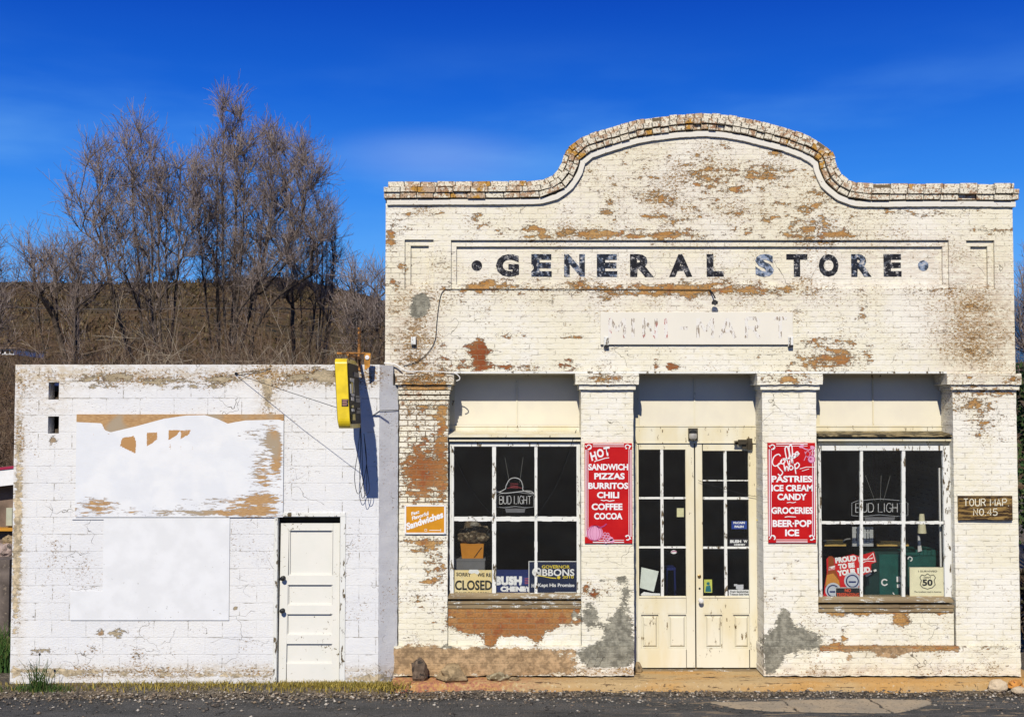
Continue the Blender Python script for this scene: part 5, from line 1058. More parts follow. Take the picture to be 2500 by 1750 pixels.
GZ = np.where(near, np.array([.028 * mnoise.noise(Vector((x * 1.5, y * 5, 0))) + .015 * mnoise.noise(Vector((x * 6, y * 14, 4))) for x, y in zip(GX.ravel(), GY.ravel())]).reshape(GX.shape) * np.clip((GY + 1.2) * 2, 0, 1), 0)
GZ = GZ + np.where(GX < -1.55, .07, .0) * np.clip((GY + .72) * 4, 0, 1) * (np.abs(GX) < 10.5)
idx = np.arange(GX.size).reshape(GX.shape)
Q = np.stack([idx[:-1, :-1].ravel(), idx[:-1, 1:].ravel(), idx[1:, 1:].ravel(), idx[1:, :-1].ravel()], 1)
gr = obj('ground', np_mesh('ground', np.stack([GX.ravel(), GY.ravel(), GZ.ravel()], 1), Q), groundmat(), None, True); tag(gr, kind='structure')
rx = np.concatenate([[-400, -60, -20], np.linspace(-9, 9, 260), [20, 60, 400]])
re = np.array([-.80 - .10 * mnoise.noise(Vector((x * 1.3, 0, 0))) - .05 * mnoise.noise(Vector((x * 5, 2, 0))) - .02 * mnoise.noise(Vector((x * 17, 2, 0))) for x in rx]); re = re + np.where(rx > 0, .10, 0)
V = [(x, y, .026) for x, y in zip(rx, re)] + [(x, y - .15, .034) for x, y in zip(rx, re)] + [(x, -9.5, .034) for x in rx] + [(x, -9.6, -.05) for x in rx]; n = len(rx)
V = [(x, y, -.03) for x, y in zip(rx, re)] + V
Q = [((k + 1) * n + i, (k + 1) * n + i + 1, k * n + i + 1, k * n + i) for k in range(4) for i in range(n - 1)]
ROADM = roadmat()
rd = obj('road', np_mesh('road', V, Q), ROADM); tag(rd, kind='structure')
# concrete apron pieces let into the road edge on the right
def conc():
    g = NG('old_concrete'); p = g.pos(); b = g.noise(p, 25, 6, .7); a = g.noise(p, 3, 3)
    c = g.mix(g.sm(a, .4, .6), (.42, .33, .22), (.34, .28, .20)); c = g.mix(g.sm(b, .56, .62), c, (.16, .13, .09)); return g.out(c, .9, b, .6, .006)
CONC = conc()
for pts in ([(1915, 1708), (2118, 1705), (2168, 1738), (1960, 1735), (1930, 1722)], [(2124, 1705), (2260, 1708), (2275, 1716), (2225, 1731), (2174, 1738)], [(1735, 1713), (1910, 1711), (1928, 1722), (1948, 1735), (1880, 1733), (1790, 1726)]):
    P = [GP(a, b, .045) for a, b in pts]; out = []
    for a, b in zip(P, P[1:] + P[:1]):
        k = 14
        for i in range(k):
            q_ = a.lerp(b, i / k); q_ = q_ + Vector((mnoise.noise(q_ * 4) * .06 + random.uniform(-.012, .012), mnoise.noise(q_ * 4 + Vector((9, 0, 0))) * .03 + random.uniform(-.006, .006), 0)); out.append(q_)
    nn = len(out); vs = [tuple(v) for v in out] + [(v.x, v.y, .02) for v in out]
    m = MB().add(vs, [tuple(range(nn))[::-1], tuple(range(nn, 2 * nn))] + [(i, (i + 1) % nn, (i + 1) % nn + nn, i + nn) for i in range(nn)])
    tag(obj('concrete_apron', m, CONC), kind='structure')
def pavemat():
    g = NG('ochre_stained_kerb'); p = g.pos(); b = g.noise(p, 22, 6, .7); a = g.noise(g.mp(p, (.5, 1, 1.5)), 2.2, 4); sx = g.n('ShaderNodeSeparateXYZ', {0: p})
    c = g.mix(g.sm(a, .4, .62), (.55, .31, .10), (.52, .36, .17)); left = g.sm(sx.outputs[0], .9, -.6)
    c = g.mix(g.math('MULTIPLY', left, g.sm(b, .42, .56)), c, (.42, .17, .10)); cr_ = g.noise(g.mp(p, (.6, 3, 9)), 4, 5, .7); c = g.mix(g.sm(cr_, .60, .62), c, (.10, .06, .03)); c = g.mix(g.sm(b, .60, .64), c, (.16, .10, .05)); c = g.mix(g.sm(b, .40, .34), c, (.62, .50, .32))
    return g.out(c, .9, b, .8, .012)
px0 = XZ(955, 1660, -.3)[0]; xs = np.linspace(px0, 6.35, 200); V = []
for x in xs:
    f = -.33 + .035 * mnoise.noise(Vector((x * 2, 0, 0))) + .02 * mnoise.noise(Vector((x * 9, 0, 0))); z = .098 + .008 * mnoise.noise(Vector((x * 4, 3, 0)))
    V += [(x, .6, z), (x, f + .05, z - .002), (x, f + .01, z - .018), (x, f, z - .04), (x, f - .025, -.05)]
Q = [(5 * i + k, 5 * i + k + 1, 5 * i + 6 + k, 5 * i + 5 + k) for i in range(len(xs) - 1) for k in range(4)]
me = np_mesh('pavement', V, Q); pv = obj('pavement', me, pavemat()); tag(pv, kind='structure')
# gravel and grit: many small stones, one mass
def stones(name, n, fn, smin, smax, mat):
    base = np.array([(1, 0, 0), (0, 1, 0), (-1, 0, 0), (0, -1, 0), (0, 0, .8), (0, 0, -.8)]); F_ = np.array([(0, 1, 4), (1, 2, 4), (2, 3, 4), (3, 0, 4), (1, 0, 5), (2, 1, 5), (3, 2, 5), (0, 3, 5)])
    V = []; Q = []
    for i in range(n):
        x, y, z = fn(); s = smin + (smax - smin) * random.random() ** 3; a = random.random() * 6.28
        b = base * np.array([s * random.uniform(.7, 1.5), s * random.uniform(.7, 1.3), s * random.uniform(.4, .9)]) * (1 + RS.uniform(-.25, .25, (6, 3)))
        ca, sa = math.cos(a), math.sin(a); b = np.stack([b[:, 0] * ca - b[:, 1] * sa, b[:, 0] * sa + b[:, 1] * ca, b[:, 2]], 1)
        V.append(b + np.array([x, y, z])); Q.append(F_ + 6 * i)
    return obj(name, np_mesh(name, np.concatenate(V), np.concatenate(Q)), mat)
def stonemat():
    g = NG('mixed_grit'); r = g.n('ShaderNodeNewGeometry').outputs['Random Per Island']; rp = g.n('ShaderNodeValToRGB', {0: r}); e = rp.color_ramp.elements
    e[0].color = (.05, .045, .04, 1); e[1].color = (.62, .56, .46, 1); [setattr(e.new(p_), 'color', c_) for p_, c_ in ((.4, (.16, .13, .10, 1)), (.7, (.30, .22, .14, 1)), (.85, (.42, .36, .28, 1)))]
    return g.out(rp.outputs[0], .9)
SM = stonemat()
def gf():
    x = random.uniform(-7, 7); y = -.42 - abs(random.gauss(0, .40)); z = .036 if y < -.8 else .02 + random.uniform(0, .02)
    if x < -1.6: y -= .1; z += .01
    return x, y, z
tag(stones('gravel', 8000, gf, .004, .026, SM), 'loose gravel and broken asphalt crumbs along the road edge', 'gravel', None, 'stuff')
# dry weeds and moss along the low building's foot
def blades(name, n, fn, h0, h1, w, mat, lean=.5):
    V = []; Q = []
    for i in range(n):
        x, y, z = fn(); h = random.uniform(h0, h1); a = random.random() * 6.28; l = random.uniform(.1, lean) * h; dx, dy = math.cos(a) * l, math.sin(a) * l * .6
        px_, py_ = math.cos(a + 1.57) * w, math.sin(a + 1.57) * w
        V += [(x - px_, y - py_, z), (x + px_, y + py_, z), (x + dx * .4 + px_ * .7, y + dy * .4 + py_ * .7, z + h * .6), (x + dx * .4 - px_ * .7, y + dy * .4 - py_ * .7, z + h * .6), (x + dx + px_ * .1, y + dy, z + h), (x + dx - px_ * .1, y + dy, z + h)]
        b = 6 * i; Q += [(b, b + 1, b + 2, b + 3), (b + 3, b + 2, b + 4, b + 5)]
    return obj(name, np_mesh(name, V, Q), mat)
def leafmat(name, cols):
    g = NG(name); r = g.n('ShaderNodeNewGeometry').outputs['Random Per Island']; rp = g.n('ShaderNodeValToRGB', {0: r}); e = rp.color_ramp.elements
    e[0].color = (*cols[0], 1); e[1].color = (*cols[-1], 1)
    for k, c_ in enumerate(cols[1:-1]): e.new((k + 1) / (len(cols) - 1)).color = (*c_, 1)
    return g.out(rp.outputs[0], .8)
WM = leafmat('dry_yellow_weeds', [(.12, .10, .02), (.40, .29, .04), (.50, .38, .10), (.17, .16, .03)])
def wf():
    x = random.choice([random.uniform(-6.1, -1.3), random.gauss(-3.9, .5), random.gauss(-2.6, .5), random.gauss(-2.2, .25), random.gauss(-1.6, .2)]); return min(x, -1.2), YB - .02 - abs(random.gauss(0, .15)), .055
tag(blades('weeds', 5200, wf, .015, .075, .005, WM, 1.4), 'low yellow weeds and moss along the foot of the block building', 'weeds', None, 'stuff')
c = GP(125, 1666, .06); GM = leafmat('dark_green_grass', [(.02, .06, .01), (.05, .11, .02), (.09, .16, .03), (.14, .14, .05)])
def tf(): return c.x + random.gauss(0, .055), -.52 + random.gauss(0, .03), .05
V = []; Q = []
gt = thing('grass_tuft', 'dark green tuft of spiky grass at the left corner of the block building', 'grass tuft', (c.x, -.52, .05))
m = MB()
for i in range(60):
    x, y, z = tf(); a = random.uniform(-1, 1); h = random.uniform(.14, .38); m.tube(catmull([(x, y, z), (x + a * .04, y - .01, z + h * .45), (x + a * h * .55, y - random.uniform(0, .06), z + h)], 3), [.0055, .005, .0045, .004, .0035, .002, .001], 3)
obj('blades', m, GM, gt)
m = MB(); m.tube([(c.x - .0, -.54, .1), (c.x + .01, -.55, .46)], .0025, 4); obj('stalk', m, GM, gt); obj('seed_head', lump(c.x + .01, -.55, .475, .014, .014, .016, 3, 2, .1), BLK, gt)
def bf(): return c.x + random.gauss(0, .22), -.50 + random.gauss(0, .05), .045
tag(blades('ground_cover', 700, bf, .02, .09, .004, GM, 1.5), 'low green ground cover round the spiky grass tuft', 'ground cover', None, 'stuff')
# stones and brick bits
def rock(px, py, w, h, mat, lab, cat, seed, Y=-.17, z0=.098, name='rock', sub=2, amp=.45):
    X = XZ(px, py, Y)[0]; t = (Y + 15) / 3000; me = lump(X, Y, z0 + h * t * .42, w * t * .55, w * t * .4, h * t * .55, seed, sub, amp); return tag(obj(name, me, mat), lab, cat)
RK = plain('brown_rock', (.17, .12, .08), .9, .3, 20, 1, dirt=(.05, .04, .03), dthr=.55); RT = plain('tan_rock', (.36, .26, .14), .9, .3, 20, 1, dirt=(.12, .09, .05), dthr=.58)
rock(1023, 1625, 38, 54, RK, 'dark brown upright rock leaning on the plinth below the orange sign', 'rock', 3.1)
rk = rock(1103, 1640, 78, 30, RT, 'broad tan wedge shaped rock on the kerb below the left window', 'rock', 7.7)
for v in rk.data.vertices:
    if v.co.z > .16: v.co.z = .16 + (v.co.z - .16) * 1.6; v.co.x += (rk.data.vertices[0].co.x - v.co.x) * .35
rock(1215, 1644, 48, 17, plain('pale_tan_rock', (.42, .36, .22), .9, .3, 20, 1, dirt=(.2, .15, .08), dthr=.5), 'flat pale tan rock on the kerb, right of the wedge shaped rock', 'rock', 12.3)
rock(1256, 1649, 24, 8, RT, 'small flat tan stone beside the flat pale rock on the kerb', 'rock', 2.2)
rock(2436, 1678, 42, 30, plain('cream_stone', (.66, .52, .34), .85, .15, 12, .6), 'rounded cream stone at the right end of the kerb', 'rock', 5.5, -.42, .02, amp=.2, sub=3)
rock(2480, 1672, 36, 20, plain('orange_stone', (.62, .27, .06), .9, .3, 14, .8, dirt=(.25, .1, .04), dthr=.6), 'orange brick rubble beside the cream stone at the right end', 'brick rubble', 6.1, -.40, .05, 'brick_piece')
rock(2490, 1688, 34, 16, plain('pale_slab', (.6, .48, .32), .9), 'flat pale slab under the orange rubble at the right edge', 'rock', 8.8, -.5, .02, 'flat_stone')
rock(1558, 1625, 16, 26, RT, 'small brown stone in the corner of the doorway', 'rock', 4.4, .25)
# ------------------------------------------------------------ hill behind
def hmat():
    g = NG('scrub_hillside'); p = g.pos(); a = g.noise(p, .12, 4); b = g.noise(p, .8, 6, .75)
    c = g.mix(g.sm(a, .42, .6), (.135, .08, .032), (.10, .07, .028)); c = g.mix(g.sm(b, .55, .62), c, (.20, .14, .065)); c = g.mix(g.sm(b, .45, .40), c, (.02, .018, .008))
    return g.out(c, .95, b, 1, .5)
hxs = np.linspace(-120, 80, 140); hys = np.concatenate([np.linspace(34, 104, 40), [115, 140, 200]])
RP = np.array([XZ(a, b, 100.) for a, b in ((-1400, 730), (-600, 705), (0, 690), (300, 689), (520, 680), (640, 673), (762, 688), (860, 708), (940, 732), (1200, 800), (1700, 860), (2490, 880), (3500, 840))])
HX, HY = np.meshgrid(hxs, hys); rid = np.interp(HX, RP[:, 0], RP[:, 1]); tt = np.clip((HY - 34) / 66, 0, 1); HZ = rid * (tt ** .8) * np.where(HY > 100, np.clip(1 - (HY - 100) / 60, 0, 1), 1)
HZ = HZ + np.array([.5 * mnoise.noise(Vector((x * .12, y * .12, 0))) + .15 * mnoise.noise(Vector((x * .6, y * .6, 0))) for x, y in zip(HX.ravel(), HY.ravel())]).reshape(HX.shape) * tt - .05
idx = np.arange(HX.size).reshape(HX.shape); Q = np.stack([idx[:-1, :-1].ravel(), idx[:-1, 1:].ravel(), idx[1:, 1:].ravel(), idx[1:, :-1].ravel()], 1)
tag(obj('hill', np_mesh('hill', np.stack([HX.ravel(), HY.ravel(), HZ.ravel()], 1), Q), hmat(), None, True), kind='structure')
def hf():
    i = random.randrange(20, 39); x = random.uniform(-60, 10); y = random.uniform(50, 100); r_ = np.interp(x, RP[:, 0], RP[:, 1]) * ((y - 34) / 66) ** .8; return x, y, r_ - .15
tag(blades('hillside_scrub', 26000, hf, .12, .42, .07, leafmat('scrub_leaves', [(.07, .042, .018), (.14, .085, .035), (.09, .07, .026), (.20, .14, .07)]), 1.6), 'brown and olive scrub covering the hillside behind the low building', 'scrub', None, 'stuff')
# ------------------------------------------------------------ bare trees
def prisms(A, B, ra, rb, k=3):
    A = np.asarray(A, float); B = np.asarray(B, float); n = len(A); d = B - A; L_ = np.linalg.norm(d, axis=1, keepdims=True) + 1e-9; d = d / L_
    ref = np.where(np.abs(d[:, 2:3]) < .9, [[0, 0, 1.]], [[1., 0, 0]]); u = np.cross(d, ref); u /= np.linalg.norm(u, axis=1, keepdims=True); w = np.cross(d, u)
    V = np.empty((n, 2 * k, 3)); Q = np.empty((n, k, 4), int); base = np.arange(n)[:, None] * 2 * k
    for q in range(k):
        a = 2 * math.pi * q / k; o = u * math.cos(a) + w * math.sin(a); V[:, q] = A + o * ra[:, None]; V[:, k + q] = B + o * rb[:, None]
        Q[:, q] = base + np.array([[q, (q + 1) % k, k + (q + 1) % k, k + q]])
    return V.reshape(-1, 3), Q.reshape(-1, 4)
def barkmat(name, cols, fac=1):
    g = NG(name); r = g.n('ShaderNodeNewGeometry').outputs['Random Per Island']; rp = g.n('ShaderNodeValToRGB', {0: r}); e = rp.color_ramp.elements
    e[0].color = (*cols[0], 1); e[1].color = (*cols[-1], 1)
    for k, c_ in enumerate(cols[1:-1]): e.new((k + 1) / (len(cols) - 1)).color = (*c_, 1)
    return g.out(rp.outputs[0], .9)
TWIG = barkmat('twig_bark', [(.10, .07, .05), (.28, .21, .18), (.42, .34, .30), (.14, .10, .07), (.52, .44, .38)])
TWIG2 = barkmat('warm_twig_bark', [(.07, .04, .025), (.16, .10, .06), (.26, .18, .12), (.09, .055, .03), (.36, .27, .19)])
BARK = plain('grey_brown_bark', (.10, .075, .055), .95, .4, 6, 1, dirt=(.04, .03, .02), dthr=.55)
def tree(outline, base, Y, label, ntar=260, seed=1, tw=TWIG, twn=5, low=None, dens=1., trunkr=.22, nst=5):
    rs = np.random.RandomState(seed); rnd = random.Random(seed)
    t = (Y + DIST) / F; b = Vector(GP(base[0], base[1], 0)); bX = XZ(base[0], 880, Y)[0]; root = np.array([bX, Y, .0])
    P = np.array([XZ(a, c_ + 42, Y) for a, c_ in outline]); zmin, zmax = P[:, 1].min(), P[:, 1].max()
    def inside(x, z):
        r_ = np.zeros(x.shape, bool); n = len(P)
        for i in range(n):
            x0, z0 = P[i]; x1, z1 = P[(i + 1) % n]
            c_ = ((z0 > z) != (z1 > z)) & (x < (x1 - x0) * (z - z0) / (z1 - z0 + 1e-12) + x0); r_ ^= c_
        return r_
    lo, hi = P.min(0), P.max(0); T = []
    while len(T) < ntar:
        c_ = rs.uniform(lo, hi, (800, 2)); c_ = c_[inside(c_[:, 0], c_[:, 1])]; T += [tuple(q) for q in c_]
    T = np.array(T[:ntar]); 
    dep = (hi[0] - lo[0]) * .38; Ty = Y + rs.uniform(-1, 1, ntar) * dep * np.clip(.4 + .6 * (1 - np.abs(T[:, 0] - T[:, 0].mean()) / (hi[0] - lo[0]) * 1.6), .25, 1)
    T3 = np.stack([T[:, 0], Ty, T[:, 1]], 1)
    # outline points become tips so that the silhouette is kept
    tips = np.stack([P[:, 0], np.full(len(P), Y) + rs.uniform(-.5, .5, len(P)), P[:, 1]], 1)[P[:, 1] > zmin + .3]; T3 = np.concatenate([T3, tips])
    order = np.argsort(np.linalg.norm((T3 - root) * [1.0, 1, 1], axis=1)); T3 = T3[order]
    nodes = [root]; par = [-1]
    # trunk
    h0 = max(1.0, zmin * .6); kk = 5
    for i in range(1, kk + 1): nodes.append(root + np.array([.12 * math.sin(i), .1 * math.cos(i), h0 * i / kk])); par.append(len(nodes) - 2)
    N = np.array(nodes); par = list(par)
    # main stems: long, nearly straight, fanning out of the low fork
    hi_ = T3[T3[:, 2] > np.percentile(T3[:, 2], 55)]; far = np.abs(hi_[:, 0] - bX); pick = hi_[rs.permutation(len(hi_))[:nst]]; tp_ = tips[tips[:, 2] > np.percentile(tips[:, 2], 45)]; pick = np.concatenate([pick, tp_[::2]])
    for q in pick:
        j = rs.randint(1, kk + 1); p0 = N[j]; q = p0 + (q - p0) * rs.uniform(.86, 1.0); D1 = q - p0; L1 = np.linalg.norm(D1); n = max(4, int(L1 / .4)); side = np.array([D1[0] * .5, D1[1] * .5, -.10 * L1]); new = []; last = j
        mid = p0 + D1 * .5 + side * .5; ph = rs.uniform(0, 6)
        for i in range(1, n + 1):
            t_ = i / n; p = (1 - t_) ** 2 * p0 + 2 * t_ * (1 - t_) * mid + t_ * t_ * q + np.array([.03 * math.sin(t_ * 7 + ph), .03 * math.cos(t_ * 6 + ph), 0]) + rs.normal(0, .012, 3); new.append(p); par.append(last); last = len(N) + i - 1
        N = np.concatenate([N, np.array(new)])
    for q in T3:
        d = q - N; L_ = np.linalg.norm(d, axis=1); cost = L_ * (1 + 2.4 * np.clip(.72 - d[:, 2] / (L_ + 1e-6), 0, 2)); cost[:2] += 50
        j = int(np.argmin(cost)); D1 = q - N[j]; L1 = np.linalg.norm(D1); n = max(2, int(L1 / .35)); p0 = N[j].copy(); last = j; new = []
        g0 = N[j] - N[par[j]] if par[j] >= 0 else np.array([0, 0, 1.]); g0 = g0 / (np.linalg.norm(g0) + 1e-9)
        mid = p0 + g0 * L1 * .35 + np.array([0, 0, .02 * L1])
        for i in range(1, n + 1):
            s = i / n; p = (1 - s) ** 2 * p0 + 2 * s * (1 - s) * (mid * .6 + (p0 + D1 * .45) * .4) + s * s * q; p = p + rs.normal(0, .012, 3) * (i < n); new.append(p); par.append(last); last = len(N) + i - 1
        N = np.concatenate([N, np.array(new)])
    par = np.array(par); cnt = np.zeros(len(N))
    child = np.zeros(len(N), int)
    for i in range(len(N) - 1, 0, -1): cnt[i] += 1; cnt[par[i]] += cnt[i]; child[par[i]] += 1
    rad = .006 + trunkr * .65 * (cnt / cnt[0]) ** .72
    A = N[par[1:]]; B = N[1:]; ra = np.minimum(rad[par[1:]], rad[1:] * 1.25); rb = rad[1:]
    V1, Q1 = prisms(A, B, ra, rb, 5)
    th = thing('bare_tree', label, 'bare tree', (bX, Y, 0), 'bare trees behind the low building')
    obj('trunk', np_mesh('trunk', V1, Q1), BARK, th, True)
    # twigs
    A = []; B = []; W_ = []
    idxs = np.nonzero((rad < .06) & (N[:, 2] > zmax * .38 + rs.uniform(0, 2., len(N))))[0]; dirs = N - N[np.maximum(par, 0)]; dirs /= (np.linalg.norm(dirs, axis=1, keepdims=True) + 1e-9)
    for i in idxs:
        for _ in range(rs.poisson(twn * dens)):
            d = dirs[i] * .9 + rs.normal(0, .52, 3) + np.array([0, 0, .32]); d /= np.linalg.norm(d); L_ = rs.uniform(.25, .75); e_ = N[i] + d * L_ * .5; d2 = d + rs.normal(0, .2, 3) + [0, 0, .15]; f_ = e_ + d2 * L_ * .5
            A += [N[i], e_]; B += [e_, f_]; W_ += [.0065, .0052]
            for k in range(rs.randint(2, 5)):
                s = rs.uniform(.2, 1); o = N[i] + (e_ - N[i]) * s * 2 if s < .5 else e_ + (f_ - e_) * (s * 2 - 1); d3 = d2 * .7 + rs.normal(0, .5, 3) + [0, 0, .3]; d3 /= np.linalg.norm(d3); A.append(o); B.append(o + d3 * rs.uniform(.1, .35)); W_.append(.0045)
    W_ = np.array(W_) * (t / .0117) ** .5; V2, Q2 = prisms(A, B, W_, W_ * .6, 3)
    obj('crown', np_mesh('crown', V2, Q2), tw, th)
    return len(A)
S7 = lambda L: [(a / 2.232, 180 + b / 2.232) for a, b in L]
tree(S7([(800, 1120), (640, 1080), (560, 900), (430, 760), (370, 650), (400, 540), (540, 560), (480, 400), (560, 300), (700, 230), (740, 190), (830, 220), (860, 330), (960, 400), (1060, 420), (1080, 600), (1060, 900), (960, 1080)]), (415, 1500), 17, 'tall bare tree with a rounded top, left of the tallest bare tree', 260, 3, twn=4.6)
tree(S7([(1150, 1080), (1050, 800), (1060, 420), (1160, 300), (1210, 230), (1230, 80), (1290, 60), (1320, 190), (1380, 230), (1470, 230), (1580, 290), (1700, 310), (1760, 430), (1800, 640), (1790, 800), (1700, 1000), (1500, 1100)]), (560, 1500), 19, 'tallest bare tree with a narrow spire top, in the middle of the bare trees', 400, 5, twn=5.4, trunkr=.28, nst=7)
tree(S7([(260, 1150), (120, 1050), (120, 820), (180, 900), (240, 820), (330, 900), (380, 800), (470, 830), (560, 900), (600, 1050), (500, 1150)]), (190, 1500), 15, 'shorter bare tree with leaning upright stems near the left edge', 110, 8, twn=3.5)
tree(S7([(1560, 1150), (1500, 1050), (1560, 800), (1640, 700), (1760, 640), (1830, 700), (1840, 900), (1850, 1080), (1760, 1180)]), (740, 1500), 22, 'round topped bare tree just right of the tallest bare tree', 130, 13, twn=3.5)
tree(S7([(1850, 1350), (1860, 1020), (1910, 960), (1960, 1050), (2000, 960), (2060, 1000), (2110, 1060), (2140, 1350)]), (905, 1500), 18, 'small bare tree against the left wall of the store', 80, 21, twn=3.2)
tree(S7([(-120, 1400), (-160, 950), (-60, 820), (-10, 850), (20, 960), (45, 1060), (60, 1400)]), (-20, 1500), 14, 'bare tree cut off by the left edge of the view', 60, 31, twn=3)
# thicket of undergrowth
def thicket(name, n, xr_, yr_, hr, mat, label, seed, rr_=.010, sub=7, shape=None):
    rs = np.random.RandomState(seed); A = []; B = []; W_ = []
    for i in range(n):
        Y = rs.uniform(*yr_); px = rs.uniform(*xr_); X = XZ(px, 900, Y)[0]; top = XZ(px, rs.uniform(*hr) if shape is None else shape(px, rs), Y)[1]; h = top * rs.uniform(.75, 1.0)
        p = np.array([X, Y, 0.]); lean = rs.normal(0, .22, 2); k = 6; pts = [p]
        for s in range(1, k + 1): pts.append(np.array([X + lean[0] * h * (s / k) ** 1.6 + rs.normal(0, .03), Y + lean[1] * h * (s / k) ** 1.6, h * s / k]))
        for s in range(k): A.append(pts[s]); B.append(pts[s + 1]); W_.append(rr_ * (1.15 - s / k))
        for s in range(sub):
            j = rs.randint(2, k); o = pts[j] + (pts[j + 1] - pts[j]) * rs.rand(); d = rs.normal(0, .6, 3) + [lean[0], 0, .5]; d /= np.linalg.norm(d); L_ = rs.uniform(.3, 1.0); e_ = o + d * L_; A.append(o); B.append(e_); W_.append(rr_ * .6)
            for _ in range(2): d2 = d + rs.normal(0, .5, 3); d2 /= np.linalg.norm(d2); o2 = o + (e_ - o) * rs.rand(); A.append(o2); B.append(o2 + d2 * L_ * .5); W_.append(rr_ * .42)
    W_ = np.array(W_); V_, Q_ = prisms(A, B, W_, W_ * .75, 3); return tag(obj(name, np_mesh(name, V_, Q_), mat), label, 'thicket', None, 'stuff')
shp = lambda px, rs: rs.uniform(700, 885) + 40 - 25 * math.sin(px / 90.)
thicket('thicket', 1000, (-40, 960), (10, 20), (740, 860), TWIG2, 'dense brown thicket of bare stems behind the low building', 41, shape=shp)
thicket('pale_thicket', 150, (250, 960), (8, 12), (740, 880), barkmat('pale_stem_bark', [(.30, .24, .16), (.46, .38, .27), (.36, .29, .2)]), 'paler arching bare stems standing in front of the brown thicket', 44, .009, 5, shape=lambda px, rs: rs.uniform(770, 885))
wire('power_line', [PV(-300, 738, 24), PV(200, 755, 24), PV(600, 752, 24), PV(1100, 760, 24)], .012, 'thin power line crossing in front of the hillside', 'power line', plain('dark_line', (.12, .11, .1), .6), 4, group=None)
# ------------------------------------------------------------ left edge: neighbour with a red roof edge and pale fascia; rubble
nb = thing('neighbour_building', 'small brown building with a white fascia and red roof edge at the left margin', 'building', (-9.6, 6, 0))
Yn = 5.0; NBM = plain('brown_stucco', (.20, .14, .10), .9, .3, 3, .6)
q = RECT(-200, 1160, 34, 1620, Yn); m = MB().box(q[0], q[1], Yn + .3, Yn + 4, 0, q[3]); obj('wall', m, NBM, nb)
m = MB(); m.pprism([(-220, 1172), (40, 1143), (40, 1182), (-220, 1212)][::-1], Yn, Yn + 4.2); obj('fascia', m, WHITEP, nb)
m = MB(); m.pprism([(-220, 1166), (40, 1136), (40, 1142.5), (-220, 1171.5)][::-1], Yn - .02, Yn + 4.3); obj('roof', m, flat('red_roof_edge', (.35, .02, .06)), nb)
m = MB(); m.pbbox(14, 1240, 30, 1284, Yn + .2, Yn + .4, .01); obj('window', m, flat('pale_green_frame', (.5, .5, .36)), nb)
m = MB(); m.pbox(-60, 1289, 34, 1296, Yn + .1, Yn + .4); obj('beam', m, flat('orange_beam', (.6, .28, .03)), nb)
for k, (px, py, w, h) in enumerate(((10, 1345, 60, 44), (24, 1318, 36, 22), (-10, 1370, 70, 30))): rock(px, py, w, h, RT if k else plain('pinkish_rock', (.42, .32, .27), .9, .3, 8, 1, dirt=(.12, .1, .08), dthr=.55), ['large pinkish boulder at the left margin beside the block building', 'small boulder on the pinkish boulder at the left margin', 'low tan boulder at the left margin'][k], 'boulder', 20 + k, 2.5, XZ(px, py + h / 2, 2.5)[1], 'boulder', 3, .4)
q = RECT(-200, 1362, 36, 1560, 2.2); m = MB().box(q[0], q[1], 2.0, 3.2, 0, q[3]); tag(obj('retaining_wall', m, plain('grey_brown_retaining_wall', (.15, .12, .10), .9, .4, 4, .8, dirt=(.25, .2, .15), dthr=.6)), 'low grey brown retaining wall at the left margin', 'wall')
def sf(): return random.uniform(-7.2, -5.95), random.uniform(.3, 1.6), 0.
tag(blades('side_grass', 1500, sf, .15, .55, .012, GM, .8), 'green grass between the low building and the left margin', 'grass', None, 'stuff')
hs = thing('distant_house', 'tiny white house on the hillside at the left margin', 'house', PV(10, 868, 45)); m = MB(); m.pbox(-30, 851, 34, 866, 45, 49); obj('wall', m, WHITEP, hs)
[obj('window', MB().pbox(x, 855, x + 7, 862, 44.95, 45), DARKGAP, hs) for x in (2, 14, 25)]; m = MB(); m.pprism([(-36, 851), (38, 851), (32, 847.5), (-30, 847.5)][::-1], 44.8, 49.2); obj('roof', m, NBM, hs)
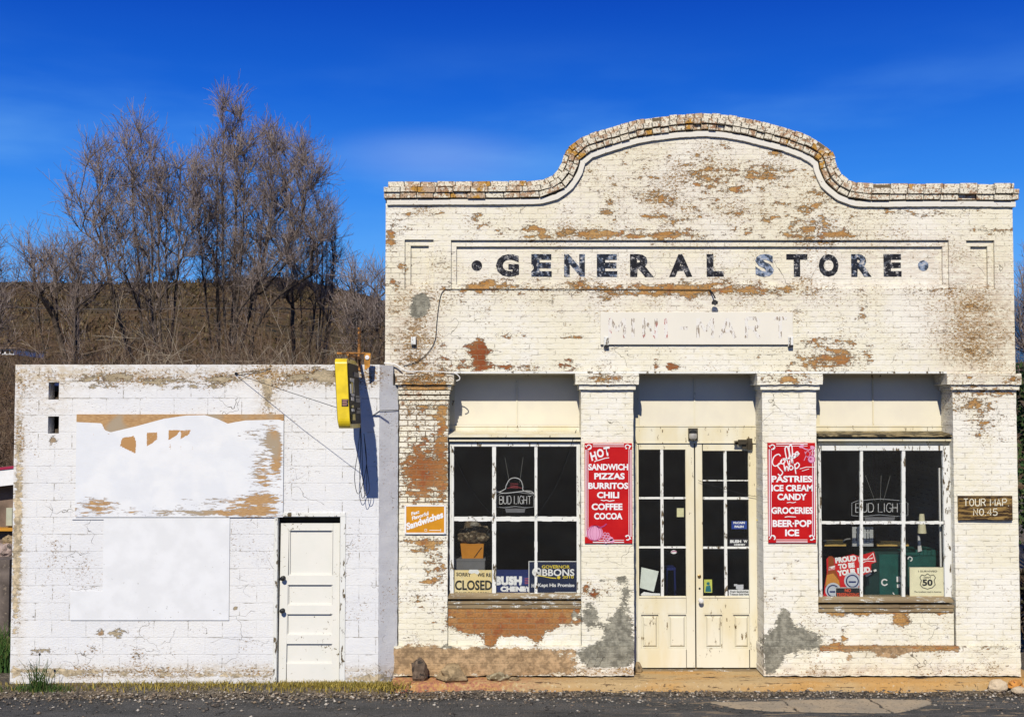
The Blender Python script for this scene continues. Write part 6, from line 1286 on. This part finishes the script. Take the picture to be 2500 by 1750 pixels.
# ------------------------------------------------------------ right edge: green hedge, bare bush, pole
def leafy(name, cx, Y, rx, ry, z0, z1, n, mat, label, cat, seed):
    rs = np.random.RandomState(seed); V = []; Q = []; p = rs.normal(0, 1, (n, 3)); p /= np.linalg.norm(p, axis=1, keepdims=True); rr_ = rs.uniform(.55, 1, n) ** .6 * (1 + .25 * np.sin(p[:, 0] * 5 + p[:, 2] * 7 + seed)); p = p * rr_[:, None]
    ctr = np.stack([cx + p[:, 0] * rx, Y + p[:, 1] * ry, (z0 + z1) / 2 + p[:, 2] * (z1 - z0) / 2], 1); a = rs.normal(0, 1, (n, 3)); a /= np.linalg.norm(a, axis=1, keepdims=True); b = np.cross(a, rs.normal(0, 1, (n, 3))); b /= np.linalg.norm(b, axis=1, keepdims=True); s = rs.uniform(.03, .07, n)[:, None]
    V = np.stack([ctr - a * s, ctr + b * s * .5, ctr + a * s, ctr - b * s * .5], 1).reshape(-1, 3); Q = np.arange(4 * n).reshape(-1, 4)
    th = thing(name, label, cat, (cx, Y, 0)); obj('crown', np_mesh('crown', V, Q), mat, th); m = MB(); m.tube([(cx, Y, 0), (cx + .05, Y, z0 * .5 + .3), (cx - .05, Y, (z0 + z1) / 2)], [.09, .07, .03], 8); obj('trunk', m, BARK, th)
LG = leafmat('dark_evergreen_leaves', [(.01, .03, .01), (.03, .07, .02), (.05, .09, .025), (.08, .10, .03)])
X = XZ(2500, 1100, 3.5)[0]; leafy('evergreen_bush', X + 1.0, 3.5, 1.35, 1.0, .9, 4.6, 9000, LG, 'dark evergreen bush squeezed behind the right corner of the store', 'bush', 2)
X = XZ(2500, 1500, 2)[0]; leafy('low_bush', X + .7, 2.0, .9, .7, .1, 1.5, 4000, leafmat('brownish_leaves', [(.02, .015, .01), (.08, .05, .03), (.04, .05, .02)]), 'low dark bush at the foot of the right corner of the store', 'bush', 4)
tree([(2470, 900), (2470, 760), (2480, 690), (2510, 640), (2560, 600), (2640, 640), (2700, 760), (2700, 900)], (2570, 1500), 9, 'bare tree behind the right corner of the store', 110, 51, twn=5)
